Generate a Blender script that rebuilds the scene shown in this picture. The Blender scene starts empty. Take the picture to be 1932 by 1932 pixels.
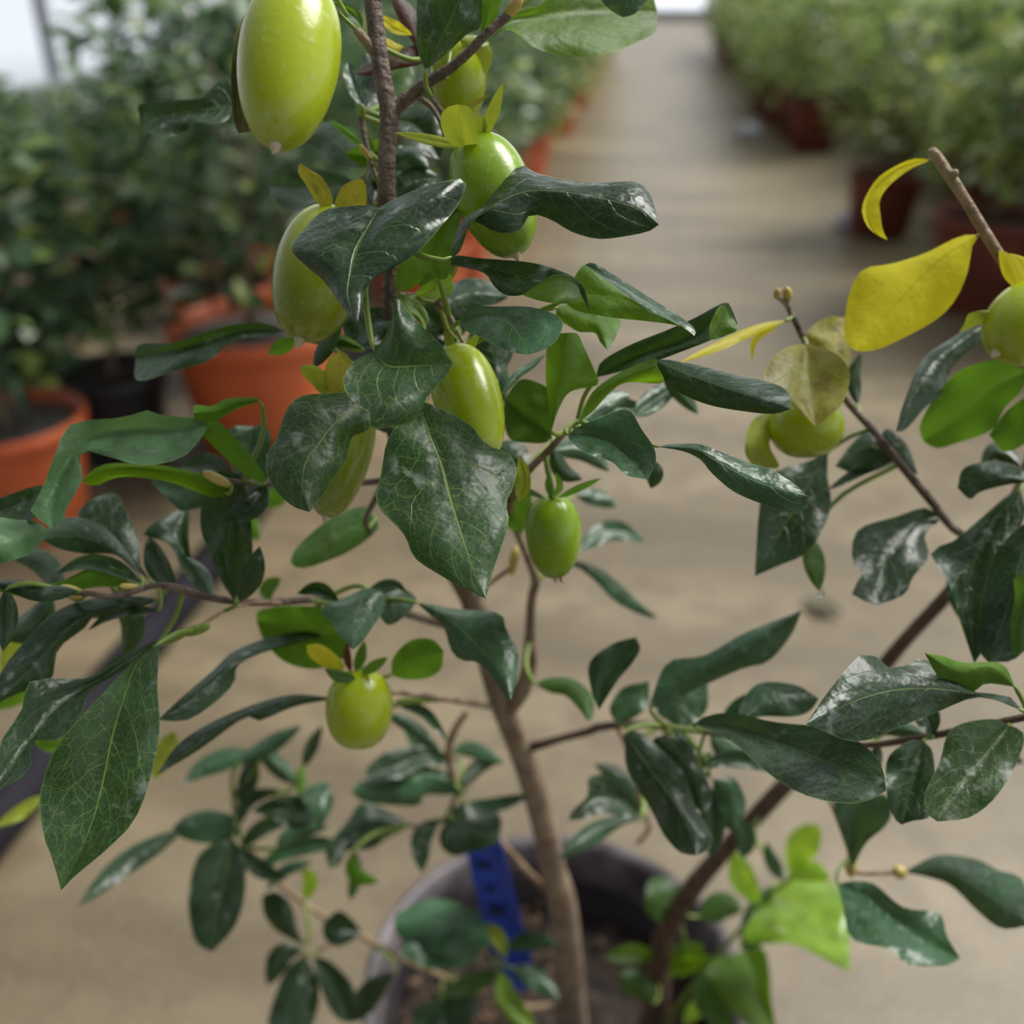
import bpy, bmesh, math, random
from mathutils import Vector, Matrix, noise
random.seed(7)
S = bpy.context.scene
COL = S.collection

# ------------------------------------------------------------------ camera
PITCH, YAW, FPX, CAMZ = math.radians(29), math.radians(7.75), 1856.0, 1.0
cd = bpy.data.cameras.new('camera'); cam = bpy.data.objects.new('camera', cd); COL.objects.link(cam)
cam.location = (0, 0, CAMZ); cam.rotation_euler = (math.radians(90) - PITCH, 0, YAW)
cd.sensor_width = 36; cd.lens = 36 * FPX / 1932; cd.clip_start = 0.01; cd.clip_end = 200
cd.dof.use_dof = True; cd.dof.focus_distance = 0.325; cd.dof.aperture_fstop = 5.6
S.camera = cam
# ------------------------------------------------------------------ world, sun, exposure
w = bpy.data.worlds.new('sky'); S.world = w; w.use_nodes = True
nt = w.node_tree; nt.nodes.clear()
out = nt.nodes.new('ShaderNodeOutputWorld'); bg = nt.nodes.new('ShaderNodeBackground')
tc = nt.nodes.new('ShaderNodeTexCoord'); sp = nt.nodes.new('ShaderNodeSeparateXYZ'); dp = nt.nodes.new('ShaderNodeVectorMath'); dp.operation = 'DOT_PRODUCT'
mr = nt.nodes.new('ShaderNodeMapRange'); mr2 = nt.nodes.new('ShaderNodeMapRange'); cr = nt.nodes.new('ShaderNodeValToRGB'); ml = nt.nodes.new('ShaderNodeVectorMath'); ml.operation = 'SCALE'
nt.links.new(tc.outputs['Generated'], sp.inputs[0]); nt.links.new(tc.outputs['Generated'], dp.inputs[0]); dp.inputs[1].default_value = (0.45, 0.85, 0.25)
mr.inputs['From Min'].default_value = -1; mr.inputs['From Max'].default_value = 1
nt.links.new(sp.outputs['Z'], mr.inputs['Value']); nt.links.new(mr.outputs[0], cr.inputs[0])
mr2.inputs['From Min'].default_value = -0.75; mr2.inputs['From Max'].default_value = 0.35; mr2.inputs['To Min'].default_value = 0.12; mr2.inputs['To Max'].default_value = 1.0
nt.links.new(dp.outputs['Value'], mr2.inputs['Value']); nt.links.new(cr.outputs[0], ml.inputs[0]); nt.links.new(mr2.outputs[0], ml.inputs['Scale'])
e = cr.color_ramp.elements
e[0].position = 0.0; e[0].color = (0.10, 0.10, 0.10, 1)
e[1].position = 1.0; e[1].color = (0.55, 0.58, 0.64, 1)
for p_, c_ in ((0.44, (0.4, 0.4, 0.4)), (0.47, (1.7, 1.75, 1.8)), (0.60, (1.5, 1.55, 1.62)), (0.70, (0.55, 0.58, 0.63))):
    m = e.new(p_); m.color = (*c_, 1)
bg.inputs['Strength'].default_value = 1.0
nt.links.new(ml.outputs[0], bg.inputs['Color']); nt.links.new(bg.outputs[0], out.inputs['Surface'])
sd = bpy.data.lights.new('sun', 'SUN'); sd.energy = 4.2; sd.angle = math.radians(30); sd.color = (1, 0.98, 0.93)
sun = bpy.data.objects.new('sun', sd); COL.objects.link(sun)
sun.rotation_euler = Vector((0.55, 0.42, 0.95)).to_track_quat('Z', 'Y').to_euler()
S.view_settings.view_transform = 'Standard'; S.view_settings.look = 'None'
S.view_settings.exposure = 0.16; S.view_settings.gamma = 1.0; S.view_settings.use_curve_mapping = False
S.cycles.max_bounces = 8; S.cycles.transparent_max_bounces = 8

CP, SP_ = math.cos(PITCH), math.sin(PITCH)
FW = Vector((-math.sin(YAW) * CP, math.cos(YAW) * CP, -SP_))
RT = Vector((math.cos(YAW), math.sin(YAW), 0)); UP = RT.cross(FW)
CAM = Vector((0, 0, CAMZ))
def P(x, y, t):                     # photograph pixel + distance along the view axis -> point in the place
    return CAM + FW * t + RT * (t * (x - 966) / FPX) - UP * (t * (y - 966) / FPX)

# ------------------------------------------------------------------ material helpers
def nm(name):
    m = bpy.data.materials.new(name); m.use_nodes = True; t = m.node_tree; t.nodes.clear()
    return m, t, t.nodes, t.links
def plain(name, col, rough=0.5, noise_amt=0.0, col2=None, scale=20, bump=0.0, spec=0.5, bscale=None, det=6):
    m, t, N, L = nm(name)
    o = N.new('ShaderNodeOutputMaterial'); b = N.new('ShaderNodeBsdfPrincipled'); L.new(b.outputs[0], o.inputs[0])
    b.inputs['Roughness'].default_value = rough; b.inputs['Specular IOR Level'].default_value = spec
    b.inputs['Base Color'].default_value = (*col, 1)
    if col2 or bump:
        c = N.new('ShaderNodeTexCoord'); n = N.new('ShaderNodeTexNoise'); n.inputs['Scale'].default_value = scale
        n.inputs['Detail'].default_value = det; L.new(c.outputs['Object'], n.inputs['Vector'])
        if col2:
            r = N.new('ShaderNodeValToRGB'); r.color_ramp.elements[0].color = (*col, 1); r.color_ramp.elements[1].color = (*col2, 1)
            r.color_ramp.elements[0].position = 0.35; r.color_ramp.elements[1].position = 0.68
            L.new(n.outputs['Fac'], r.inputs[0]); L.new(r.outputs[0], b.inputs['Base Color'])
        if bump:
            n2 = N.new('ShaderNodeTexNoise'); n2.inputs['Scale'].default_value = bscale or scale * 3; n2.inputs['Detail'].default_value = 8
            L.new(c.outputs['Object'], n2.inputs['Vector'])
            bp = N.new('ShaderNodeBump'); bp.inputs['Strength'].default_value = bump; bp.inputs['Distance'].default_value = 0.004
            L.new(n2.outputs['Fac'], bp.inputs['Height']); L.new(bp.outputs[0], b.inputs['Normal'])
    return m

def math_n(N, L, op, a, b=None, c=None):
    n = N.new('ShaderNodeMath'); n.operation = op
    for i, v in enumerate((a, b, c)):
        if v is None: continue
        if isinstance(v, (int, float)): n.inputs[i].default_value = v
        else: L.new(v, n.inputs[i])
    return n.outputs[0]
def ramp(N, L, src, p0, p1, c0=0.0, c1=1.0):
    n = N.new('ShaderNodeMapRange'); n.clamp = True
    L.new(src, n.inputs['Value']); n.inputs['From Min'].default_value = p0; n.inputs['From Max'].default_value = p1
    n.inputs['To Min'].default_value = c0; n.inputs['To Max'].default_value = c1
    return n.outputs[0]
def mixc(N, L, f, a, b):
    n = N.new('ShaderNodeMix'); n.data_type = 'RGBA'
    if isinstance(f, (int, float)): n.inputs[0].default_value = f
    else: L.new(f, n.inputs[0])
    for i, v in ((6, a), (7, b)):
        if isinstance(v, tuple): n.inputs[i].default_value = (*v, 1)
        else: L.new(v, n.inputs[i])
    return n.outputs[2]

def leafmat(name, top, under, vein, vt=0.5, vu=0.7, rough=0.38, trans=0.3, dust=0.25, tcol=None, mott=0.5, coat=0.0, blotch=None):
    m, t, N, L = nm(name)
    o = N.new('ShaderNodeOutputMaterial'); b = N.new('ShaderNodeBsdfPrincipled')
    uv = N.new('ShaderNodeUVMap'); uv.uv_map = 'UVMap'
    s = N.new('ShaderNodeSeparateXYZ'); L.new(uv.outputs[0], s.inputs[0])
    oi = N.new('ShaderNodeObjectInfo'); g = N.new('ShaderNodeNewGeometry'); tc = N.new('ShaderNodeTexCoord')
    nz = N.new('ShaderNodeTexNoise'); nz.inputs['Scale'].default_value = 5.0; nz.inputs['Detail'].default_value = 3
    L.new(uv.outputs[0], nz.inputs['Vector'])
    wob = math_n(N, L, 'MULTIPLY_ADD', nz.outputs['Fac'], 0.10, -0.05)
    # u: -1..1 across
    uu = math_n(N, L, 'MULTIPLY_ADD', s.outputs['X'], 2.0, -1.0)
    side = math_n(N, L, 'ABSOLUTE', uu)
    # midrib
    wmid = math_n(N, L, 'MULTIPLY_ADD', s.outputs['Y'], -0.016, 0.024)
    mid = math_n(N, L, 'SUBTRACT', 1.0, ramp(N, L, math_n(N, L, 'DIVIDE', side, wmid), 0.7, 1.6))
    # secondaries
    sgn = math_n(N, L, 'GREATER_THAN', uu, 0.0)
    ph = math_n(N, L, 'ADD', math_n(N, L, 'MULTIPLY', s.outputs['Y'], 6.0), math_n(N, L, 'MULTIPLY', math_n(N, L, 'POWER', side, 1.25), -1.9))
    ph = math_n(N, L, 'ADD', ph, math_n(N, L, 'MULTIPLY', sgn, 0.45))
    ph = math_n(N, L, 'ADD', ph, math_n(N, L, 'MULTIPLY', wob, 5.0))
    ds = math_n(N, L, 'PINGPONG', ph, 0.5)
    sec = math_n(N, L, 'SUBTRACT', 1.0, ramp(N, L, ds, 0.006, 0.030))
    sec = math_n(N, L, 'MULTIPLY', sec, ramp(N, L, side, 0.95, 0.6, 0.2, 0.9))
    # reticulation
    mp = N.new('ShaderNodeVectorMath'); mp.operation = 'MULTIPLY'; mp.inputs[1].default_value = (1.0, 1.9, 1)
    ad = N.new('ShaderNodeVectorMath'); ad.operation = 'ADD'
    nz2 = N.new('ShaderNodeTexNoise'); nz2.inputs['Scale'].default_value = 9; L.new(uv.outputs[0], nz2.inputs['Vector'])
    sc = N.new('ShaderNodeVectorMath'); sc.operation = 'SCALE'; sc.inputs['Scale'].default_value = 0.045
    L.new(nz2.outputs['Color'], sc.inputs[0]); L.new(uv.outputs[0], ad.inputs[0]); L.new(sc.outputs[0], ad.inputs[1]); L.new(ad.outputs[0], mp.inputs[0])
    vs = []
    for k, (scl, a0, a1, st) in enumerate(((7, 0.006, 0.032, 0.7), (22, 0.012, 0.075, 0.36))):
        v = N.new('ShaderNodeTexVoronoi'); v.feature = 'DISTANCE_TO_EDGE'; v.inputs['Scale'].default_value = scl
        L.new(mp.outputs[0], v.inputs['Vector'])
        vs.append(math_n(N, L, 'MULTIPLY', math_n(N, L, 'SUBTRACT', 1.0, ramp(N, L, v.outputs['Distance'], a0, a1)), st))
    ter = math_n(N, L, 'MAXIMUM', vs[0], vs[1])
    fine = math_n(N, L, 'MAXIMUM', sec, ter)
    veins = math_n(N, L, 'MAXIMUM', mid, math_n(N, L, 'MULTIPLY', fine, 0.62))
    edge = ramp(N, L, side, 0.965, 0.995)
    # colours
    nm1 = N.new('ShaderNodeTexNoise'); nm1.inputs['Scale'].default_value = 55; nm1.inputs['Detail'].default_value = 4
    L.new(tc.outputs['Object'], nm1.inputs['Vector'])
    mo = ramp(N, L, nm1.outputs['Fac'], 0.3, 0.72)
    tdark = tuple(c * (1 - mott) for c in top); tl = tuple(min(1, c * (1 + mott)) for c in top)
    ctop = mixc(N, L, mo, tdark, tl)
    rnd = math_n(N, L, 'MULTIPLY_ADD', oi.outputs['Random'], 0.5, 0.75)
    hs = N.new('ShaderNodeHueSaturation'); L.new(ctop, hs.inputs['Color']); L.new(rnd, hs.inputs['Value']); ctop = hs.outputs[0]
    if blotch:
        nb = N.new('ShaderNodeTexNoise'); nb.inputs['Scale'].default_value = 3.2; nb.inputs['Detail'].default_value = 4; L.new(uv.outputs[0], nb.inputs['Vector'])
        bl = ramp(N, L, nb.outputs['Fac'], 0.5, 0.62)
        ctop = mixc(N, L, bl, ctop, blotch)
    ctop = mixc(N, L, math_n(N, L, 'MULTIPLY', veins, vt), ctop, vein)
    cund = mixc(N, L, mo, tuple(c * 0.8 for c in under), under)
    if blotch: cund = mixc(N, L, bl, cund, blotch)
    cund = mixc(N, L, math_n(N, L, 'MULTIPLY', veins, vu), cund, vein)
    c = mixc(N, L, g.outputs['Backfacing'], ctop, cund)
    c = mixc(N, L, math_n(N, L, 'MULTIPLY', edge, 0.35), c, vein)
    # chalky residue
    nd = N.new('ShaderNodeTexNoise'); nd.inputs['Scale'].default_value = 170; nd.inputs['Detail'].default_value = 6; L.new(tc.outputs['Object'], nd.inputs['Vector'])
    nd2 = N.new('ShaderNodeTexNoise'); nd2.inputs['Scale'].default_value = 42; L.new(tc.outputs['Object'], nd2.inputs['Vector'])
    du = math_n(N, L, 'MULTIPLY', ramp(N, L, nd.outputs['Fac'], 0.56, 0.68), ramp(N, L, nd2.outputs['Fac'], 0.52, 0.66))
    du = math_n(N, L, 'MULTIPLY', du, math_n(N, L, 'SUBTRACT', 1.0, g.outputs['Backfacing']))
    du = math_n(N, L, 'MULTIPLY', du, dust * 0.55)
    c = mixc(N, L, du, c, (0.5, 0.55, 0.52))
    L.new(c, b.inputs['Base Color'])
    rg = math_n(N, L, 'MULTIPLY_ADD', g.outputs['Backfacing'], 0.25, rough)
    rg = math_n(N, L, 'MULTIPLY_ADD', mo, 0.12, rg)
    L.new(rg, b.inputs['Roughness'])
    L.new(math_n(N, L, 'MULTIPLY_ADD', g.outputs['Backfacing'], -0.30, 0.40), b.inputs['Specular IOR Level'])
    b.inputs['Coat Weight'].default_value = coat; b.inputs['Coat Roughness'].default_value = 0.12
    bp = N.new('ShaderNodeBump'); bp.inputs['Strength'].default_value = 0.5; bp.inputs['Distance'].default_value = 0.0008
    nm3 = N.new('ShaderNodeTexNoise'); nm3.inputs['Scale'].default_value = 85; nm3.inputs['Detail'].default_value = 3; L.new(tc.outputs['Object'], nm3.inputs['Vector'])
    h = math_n(N, L, 'ADD', math_n(N, L, 'MULTIPLY', math_n(N, L, 'MAXIMUM', mid, math_n(N, L, 'MULTIPLY', sec, 0.5)), -0.7), math_n(N, L, 'MULTIPLY', nm3.outputs['Fac'], 4.5))
    L.new(h, bp.inputs['Height']); L.new(bp.outputs[0], b.inputs['Normal'])
    tr = N.new('ShaderNodeBsdfTranslucent')
    tcx = tcol or tuple(min(1, x * 1.0) for x in under)
    L.new(mixc(N, L, math_n(N, L, 'MULTIPLY', veins, 0.55), tcx, tuple(min(1, v * 1.2) for v in vein)), tr.inputs['Color'])
    ms = N.new('ShaderNodeMixShader'); ms.inputs[0].default_value = trans
    L.new(b.outputs[0], ms.inputs[1]); L.new(tr.outputs[0], ms.inputs[2]); L.new(ms.outputs[0], o.inputs[0])
    return m

V = (0.22, 0.32, 0.08)
M = {}
M['d'] = leafmat('leaf_dark', (0.008, 0.026, 0.011), (0.085, 0.17, 0.02), V, 0.4, 0.5, 0.27, 0.12, 0.6, tcol=(0.10, 0.24, 0.012))
M['h'] = leafmat('leaf_veined', (0.012, 0.036, 0.014), (0.10, 0.22, 0.02), (0.22, 0.34, 0.07), 0.7, 0.9, 0.33, 0.22, 0.8, tcol=(0.14, 0.32, 0.010))
M['g'] = leafmat('leaf_green', (0.026, 0.085, 0.018), (0.085, 0.21, 0.016), V, 0.6, 0.6, 0.40, 0.38, 0.3, tcol=(0.14, 0.30, 0.012))
M['u'] = leafmat('leaf_bright', (0.06, 0.14, 0.012), (0.070, 0.155, 0.010), (0.26, 0.34, 0.03), 0.6, 0.7, 0.45, 0.42, 0.1, tcol=(0.20, 0.38, 0.010))
M['p'] = leafmat('leaf_pale', (0.026, 0.075, 0.034), (0.12, 0.23, 0.05), V, 0.35, 0.5, 0.24, 0.16, 0.6)
M['l'] = leafmat('leaf_light', (0.085, 0.20, 0.085), (0.15, 0.28, 0.06), V, 0.3, 0.5, 0.4, 0.3, 0.2)
M['n'] = leafmat('leaf_new', (0.22, 0.42, 0.03), (0.34, 0.56, 0.03), (0.5, 0.62, 0.10), 0.3, 0.3, 0.22, 0.45, 0.0, tcol=(0.45, 0.7, 0.03), coat=0.6)
M['y'] = leafmat('leaf_yellow', (0.62, 0.55, 0.03), (0.66, 0.60, 0.035), (0.45, 0.50, 0.03), 0.4, 0.4, 0.45, 0.45, 0.1, tcol=(0.85, 0.75, 0.02), mott=0.12)
M['o'] = leafmat('leaf_olive', (0.22, 0.20, 0.03), (0.26, 0.26, 0.04), (0.50, 0.50, 0.08), 0.6, 0.5, 0.45, 0.35, 0.3, tcol=(0.42, 0.40, 0.04), blotch=(0.11, 0.075, 0.02))
M['c'] = leafmat('calyx_green', (0.30, 0.36, 0.03), (0.28, 0.36, 0.03), (0.14, 0.25, 0.02), 0.35, 0.35, 0.5, 0.30, 0.0, tcol=(0.45, 0.5, 0.03))
M['yc'] = leafmat('calyx_yellow', (0.36, 0.33, 0.03), (0.36, 0.33, 0.03), (0.25, 0.25, 0.02), 0.3, 0.3, 0.5, 0.25, 0.0, blotch=(0.20, 0.13, 0.02))
M['k'] = leafmat('calyx_olive', (0.12, 0.13, 0.02), (0.12, 0.13, 0.03), (0.2, 0.2, 0.05), 0.3, 0.3, 0.5, 0.2, 0.0, blotch=(0.10, 0.055, 0.02))
M['b'] = leafmat('leaf_brown', (0.045, 0.022, 0.014), (0.10, 0.03, 0.012), (0.10, 0.05, 0.02), 0.3, 0.3, 0.5, 0.2, 0.0, tcol=(0.3, 0.08, 0.02))
M['pet'] = plain('petiole', (0.14, 0.22, 0.035), 0.45, col2=(0.24, 0.32, 0.05), scale=60)
M['bark'] = plain('bark', (0.075, 0.045, 0.034), 0.62, col2=(0.20, 0.145, 0.11), scale=160, bump=0.8, bscale=420)
def trunkmat():
    m = plain('trunk_bark', (0.075, 0.045, 0.034), 0.62, col2=(0.20, 0.145, 0.11), scale=160, bump=0.8, bscale=420)
    t = m.node_tree; N, L = t.nodes, t.links; b = [n for n in N if n.type == 'BSDF_PRINCIPLED'][0]
    tc = N.new('ShaderNodeTexCoord'); s = N.new('ShaderNodeSeparateXYZ'); L.new(tc.outputs['Object'], s.inputs[0])
    n = N.new('ShaderNodeTexNoise'); n.inputs['Scale'].default_value = 60; L.new(tc.outputs['Object'], n.inputs['Vector'])
    src = b.inputs['Base Color'].links[0].from_socket
    tan = mixc(N, L, ramp(N, L, n.outputs['Fac'], .35, .65), (0.20, 0.135, 0.09), (0.34, 0.26, 0.175))
    L.new(mixc(N, L, ramp(N, L, s.outputs['Z'], 0.80, 0.60), src, tan), b.inputs['Base Color'])
    return m
M['trunkbark'] = trunkmat()
M['bark2'] = plain('bark_tan', (0.13, 0.085, 0.055), 0.6, col2=(0.30, 0.23, 0.155), scale=90, bump=0.6, bscale=300)
M['bark3'] = plain('bark_brown', (0.055, 0.030, 0.020), 0.55, col2=(0.13, 0.075, 0.05), scale=90, bump=0.6, bscale=300)
M['twig'] = plain('twig_tan', (0.20, 0.12, 0.06), 0.6, col2=(0.40, 0.30, 0.19), scale=150, bump=0.5)
M['bud'] = plain('bud', (0.42, 0.30, 0.07), 0.45, col2=(0.55, 0.45, 0.12), scale=100)
M['tip'] = plain('fruit_tip', (0.42, 0.33, 0.20), 0.6, col2=(0.6, 0.52, 0.38), scale=200)

def fruitmat(name, c1, c2, dustc=(0.45, 0.52, 0.25), dusta=0.4):
    m, t, N, L = nm(name)
    o = N.new('ShaderNodeOutputMaterial'); b = N.new('ShaderNodeBsdfPrincipled'); L.new(b.outputs[0], o.inputs[0])
    tc = N.new('ShaderNodeTexCoord'); uv = N.new('ShaderNodeUVMap'); uv.uv_map = 'UVMap'
    n = N.new('ShaderNodeTexNoise'); n.inputs['Scale'].default_value = 35; n.inputs['Detail'].default_value = 3; L.new(tc.outputs['Object'], n.inputs['Vector'])
    c = mixc(N, L, ramp(N, L, n.outputs['Fac'], 0.3, 0.7), c1, c2)
    n2 = N.new('ShaderNodeTexNoise'); n2.inputs['Scale'].default_value = 330; n2.inputs['Detail'].default_value = 6; L.new(tc.outputs['Object'], n2.inputs['Vector'])
    n3 = N.new('ShaderNodeTexNoise'); n3.inputs['Scale'].default_value = 60; n3.inputs['Detail'].default_value = 4; L.new(tc.outputs['Object'], n3.inputs['Vector'])
    s = N.new('ShaderNodeSeparateXYZ'); L.new(uv.outputs[0], s.inputs[0])
    bot = ramp(N, L, math_n(N, L, 'MULTIPLY_ADD', n3.outputs['Fac'], 0.5, s.outputs['Y']), 1.02, 1.12)
    spk = math_n(N, L, 'MULTIPLY', ramp(N, L, n2.outputs['Fac'], 0.60, 0.70), 0.7)
    du = math_n(N, L, 'MULTIPLY', math_n(N, L, 'MAXIMUM', math_n(N, L, 'MULTIPLY', bot, ramp(N, L, n2.outputs['Fac'], 0.35, 0.6)), spk), dusta)
    c = mixc(N, L, du, c, dustc)
    L.new(c, b.inputs['Base Color'])
    L.new(math_n(N, L, 'MULTIPLY_ADD', du, 0.5, 0.26), b.inputs['Roughness'])
    b.inputs['Subsurface Weight'].default_value = 0.25; b.inputs['Subsurface Radius'].default_value = (0.004, 0.005, 0.001); b.inputs['Subsurface Scale'].default_value = 1.0
    bp = N.new('ShaderNodeBump'); bp.inputs['Strength'].default_value = 0.25; bp.inputs['Distance'].default_value = 0.0006
    L.new(n2.outputs['Fac'], bp.inputs['Height']); L.new(bp.outputs[0], b.inputs['Normal'])
    return m
M['fruit'] = fruitmat('fruit_lime', (0.27, 0.34, 0.004), (0.36, 0.43, 0.006))
M['fruit2'] = fruitmat('fruit_green', (0.13, 0.23, 0.005), (0.20, 0.32, 0.006), dusta=0.3)
M['fruit3'] = fruitmat('fruit_olive', (0.15, 0.19, 0.006), (0.22, 0.27, 0.01), dusta=0.35)

# ------------------------------------------------------------------ object helpers
def newobj(name, verts, faces, mats, parent=None, uvs=None, mi=None, smooth=True):
    me = bpy.data.meshes.new(name); me.from_pydata([tuple(v) for v in verts], [], faces)
    for m in mats: me.materials.append(m)
    if mi: me.polygons.foreach_set('material_index', mi)
    if smooth: me.polygons.foreach_set('use_smooth', [True] * len(me.polygons))
    if uvs:
        l = me.uv_layers.new(name='UVMap')
        for lo in me.loops: l.data[lo.index].uv = uvs[lo.vertex_index]
    me.update()
    o = bpy.data.objects.new(name, me); COL.objects.link(o)
    if parent is not None: attach(o, parent)
    return o
def attach(o, parent):              # vertices are given in place coordinates
    o.parent = parent
    q, off = parent, Vector((0, 0, 0))
    while q is not None: off += q.location; q = q.parent
    o.location = -off
def tag(o, label=None, cat=None, group=None, kind=None):
    if label: o['label'] = label
    if cat: o['category'] = cat
    if group: o['group'] = group
    if kind: o['kind'] = kind
    return o
def empty(name, loc, rz=0):
    o = bpy.data.objects.new(name, None); COL.objects.link(o); o.location = loc; o.rotation_euler = (0, 0, rz); o.empty_display_size = 0.05
    return o

def cr_sample(pts, n, ends=True):
    """Catmull-Rom through pts (Vectors), resampled at n even arc-length stations"""
    p = [pts[0] * 2 - pts[1]] + list(pts) + [pts[-1] * 2 - pts[-2]]
    dense = []
    for i in range(1, len(p) - 2):
        a, b, c, d = p[i - 1], p[i], p[i + 1], p[i + 2]
        for k in range(10):
            t = k / 10
            dense.append(0.5 * ((2 * b) + (c - a) * t + (2 * a - 5 * b + 4 * c - d) * t * t + (3 * b - a - 3 * c + d) * t ** 3))
    dense.append(pts[-1].copy())
    acc = [0]
    for i in range(1, len(dense)): acc.append(acc[-1] + (dense[i] - dense[i - 1]).length)
    T = acc[-1] or 1e-9; res = []; j = 0
    for k in range(n):
        s = T * k / (n - 1)
        while j < len(acc) - 2 and acc[j + 1] < s: j += 1
        f = (s - acc[j]) / max(1e-9, acc[j + 1] - acc[j])
        res.append(dense[j].lerp(dense[j + 1], min(1, max(0, f))))
    return res

def tube_geo(pts, rads, seg=8, cap=True):
    V_, F_, U_ = [], [], []
    n = len(pts); prev = None
    for i in range(n):
        t = (pts[min(i + 1, n - 1)] - pts[max(i - 1, 0)]).normalized()
        if prev is None:
            prev = t.orthogonal().normalized()
        prev = (prev - t * prev.dot(t)).normalized(); b = t.cross(prev)
        for k in range(seg):
            a = 2 * math.pi * k / seg
            V_.append(pts[i] + (prev * math.cos(a) + b * math.sin(a)) * rads[i]); U_.append((k / seg, i / n))
    for i in range(n - 1):
        for k in range(seg):
            k2 = (k + 1) % seg
            F_.append((i * seg + k, i * seg + k2, (i + 1) * seg + k2, (i + 1) * seg + k))
    if cap:
        for i, rev in ((0, True), (n - 1, False)):
            c = len(V_); V_.append(pts[i] + (pts[i] - pts[1 if rev else n - 2]).normalized() * rads[i] * 0.5); U_.append((0, 0))
            for k in range(seg):
                k2 = (k + 1) % seg
                F_.append((c, i * seg + k2, i * seg + k) if rev else (c, i * seg + k, i * seg + k2))
    return V_, F_, U_
def PR(s):                           # "x,y,depth,width_px ..." -> points and radii
    pts, r = [], []
    for q in s.split():
        x, y, d, wd = (float(v) for v in q.split(',')); pts.append(P(x, y, d)); r.append(wd * d / FPX / 2)
    return pts, r
def lathe(prof, seg=40, c=(0, 0, 0)):
    V_, F_ = [], []
    for r, z in prof:
        for k in range(seg):
            a = 2 * math.pi * k / seg; V_.append((c[0] + r * math.cos(a), c[1] + r * math.sin(a), c[2] + z))
    for i in range(len(prof) - 1):
        for k in range(seg):
            k2 = (k + 1) % seg; F_.append((i * seg + k, i * seg + k2, (i + 1) * seg + k2, (i + 1) * seg + k))
    return V_, F_

# ================================================================== THE SETTING
def floormat():
    m, t, N, L = nm('concrete_floor')
    o = N.new('ShaderNodeOutputMaterial'); b = N.new('ShaderNodeBsdfPrincipled'); L.new(b.outputs[0], o.inputs[0])
    tc = N.new('ShaderNodeTexCoord')
    n_shade = N.new('ShaderNodeTexNoise'); n_shade.inputs['Scale'].default_value = 1.6; n_shade.inputs['Detail'].default_value = 5; mp_ = N.new('ShaderNodeMapping'); mp_.inputs['Scale'].default_value = (0.55, 2.0, 1); L.new(tc.outputs['Object'], mp_.inputs['Vector']); L.new(mp_.outputs[0], n_shade.inputs['Vector'])
    n2 = N.new('ShaderNodeTexNoise'); n2.inputs['Scale'].default_value = 14; n2.inputs['Detail'].default_value = 8; L.new(tc.outputs['Object'], n2.inputs['Vector'])
    n3 = N.new('ShaderNodeTexNoise'); n3.inputs['Scale'].default_value = 130; n3.inputs['Detail'].default_value = 6; L.new(tc.outputs['Object'], n3.inputs['Vector'])
    c = mixc(N, L, ramp(N, L, n_shade.outputs['Fac'], 0.35, 0.65), (0.105, 0.080, 0.045), (0.245, 0.193, 0.117))  # bands across the aisle: roof-bar shadows painted into the concrete colour
    c = mixc(N, L, math_n(N, L, 'MULTIPLY', ramp(N, L, n2.outputs['Fac'], 0.45, 0.62), 0.6), c, (0.115, 0.088, 0.055))
    c = mixc(N, L, math_n(N, L, 'MULTIPLY', ramp(N, L, n3.outputs['Fac'], 0.5, 0.7), 0.35), c, (0.28, 0.235, 0.17))
    L.new(c, b.inputs['Base Color']); b.inputs['Roughness'].default_value = 0.45; b.inputs['Specular IOR Level'].default_value = 0.45
    bp = N.new('ShaderNodeBump'); bp.inputs['Strength'].default_value = 0.3; bp.inputs['Distance'].default_value = 0.003
    L.new(n3.outputs['Fac'], bp.inputs['Height']); L.new(bp.outputs[0], b.inputs['Normal'])
    return m
XL, XR, YB, YF = -3.6, 5.0, 24.0, -3.0
def box_geo(x0, x1, y0, y1, z0, z1):
    v = [(x, y, z) for x in (x0, x1) for y in (y0, y1) for z in (z0, z1)]
    f = [(0, 1, 3, 2), (4, 6, 7, 5), (0, 4, 5, 1), (2, 3, 7, 6), (0, 2, 6, 4), (1, 5, 7, 3)]
    return v, f
def multi_box(lst):
    V_, F_ = [], []
    for b in lst:
        v, f = box_geo(*b); k = len(V_); V_ += v; F_ += [tuple(i + k for i in q) for q in f]
    return V_, F_
v, f = box_geo(XL - 0.1, XR + 0.1, YF - 0.1, YB + 0.1, -0.1, 0)
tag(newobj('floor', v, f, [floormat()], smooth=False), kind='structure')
M['wall'] = plain('block_wall', (0.42, 0.44, 0.42), 0.8, col2=(0.52, 0.53, 0.50), scale=3)
M['steel'] = plain('galvanised_steel', (0.30, 0.33, 0.35), 0.45)
def filmmat():
    m, t, N, L = nm('clear_film')
    o = N.new('ShaderNodeOutputMaterial'); tr = N.new('ShaderNodeBsdfTransparent'); tl = N.new('ShaderNodeBsdfTranslucent'); gl = N.new('ShaderNodeBsdfGlossy')
    tr.inputs[0].default_value = (0.97, 0.98, 1, 1); tl.inputs[0].default_value = (0.9, 0.93, 0.95, 1); gl.inputs['Roughness'].default_value = 0.2
    a = N.new('ShaderNodeMixShader'); a.inputs[0].default_value = 0.35; L.new(tr.outputs[0], a.inputs[1]); L.new(tl.outputs[0], a.inputs[2])
    b = N.new('ShaderNodeMixShader'); b.inputs[0].default_value = 0.04; L.new(a.outputs[0], b.inputs[1]); L.new(gl.outputs[0], b.inputs[2]); L.new(b.outputs[0], o.inputs[0])
    return m
FILM = filmmat()
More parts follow.
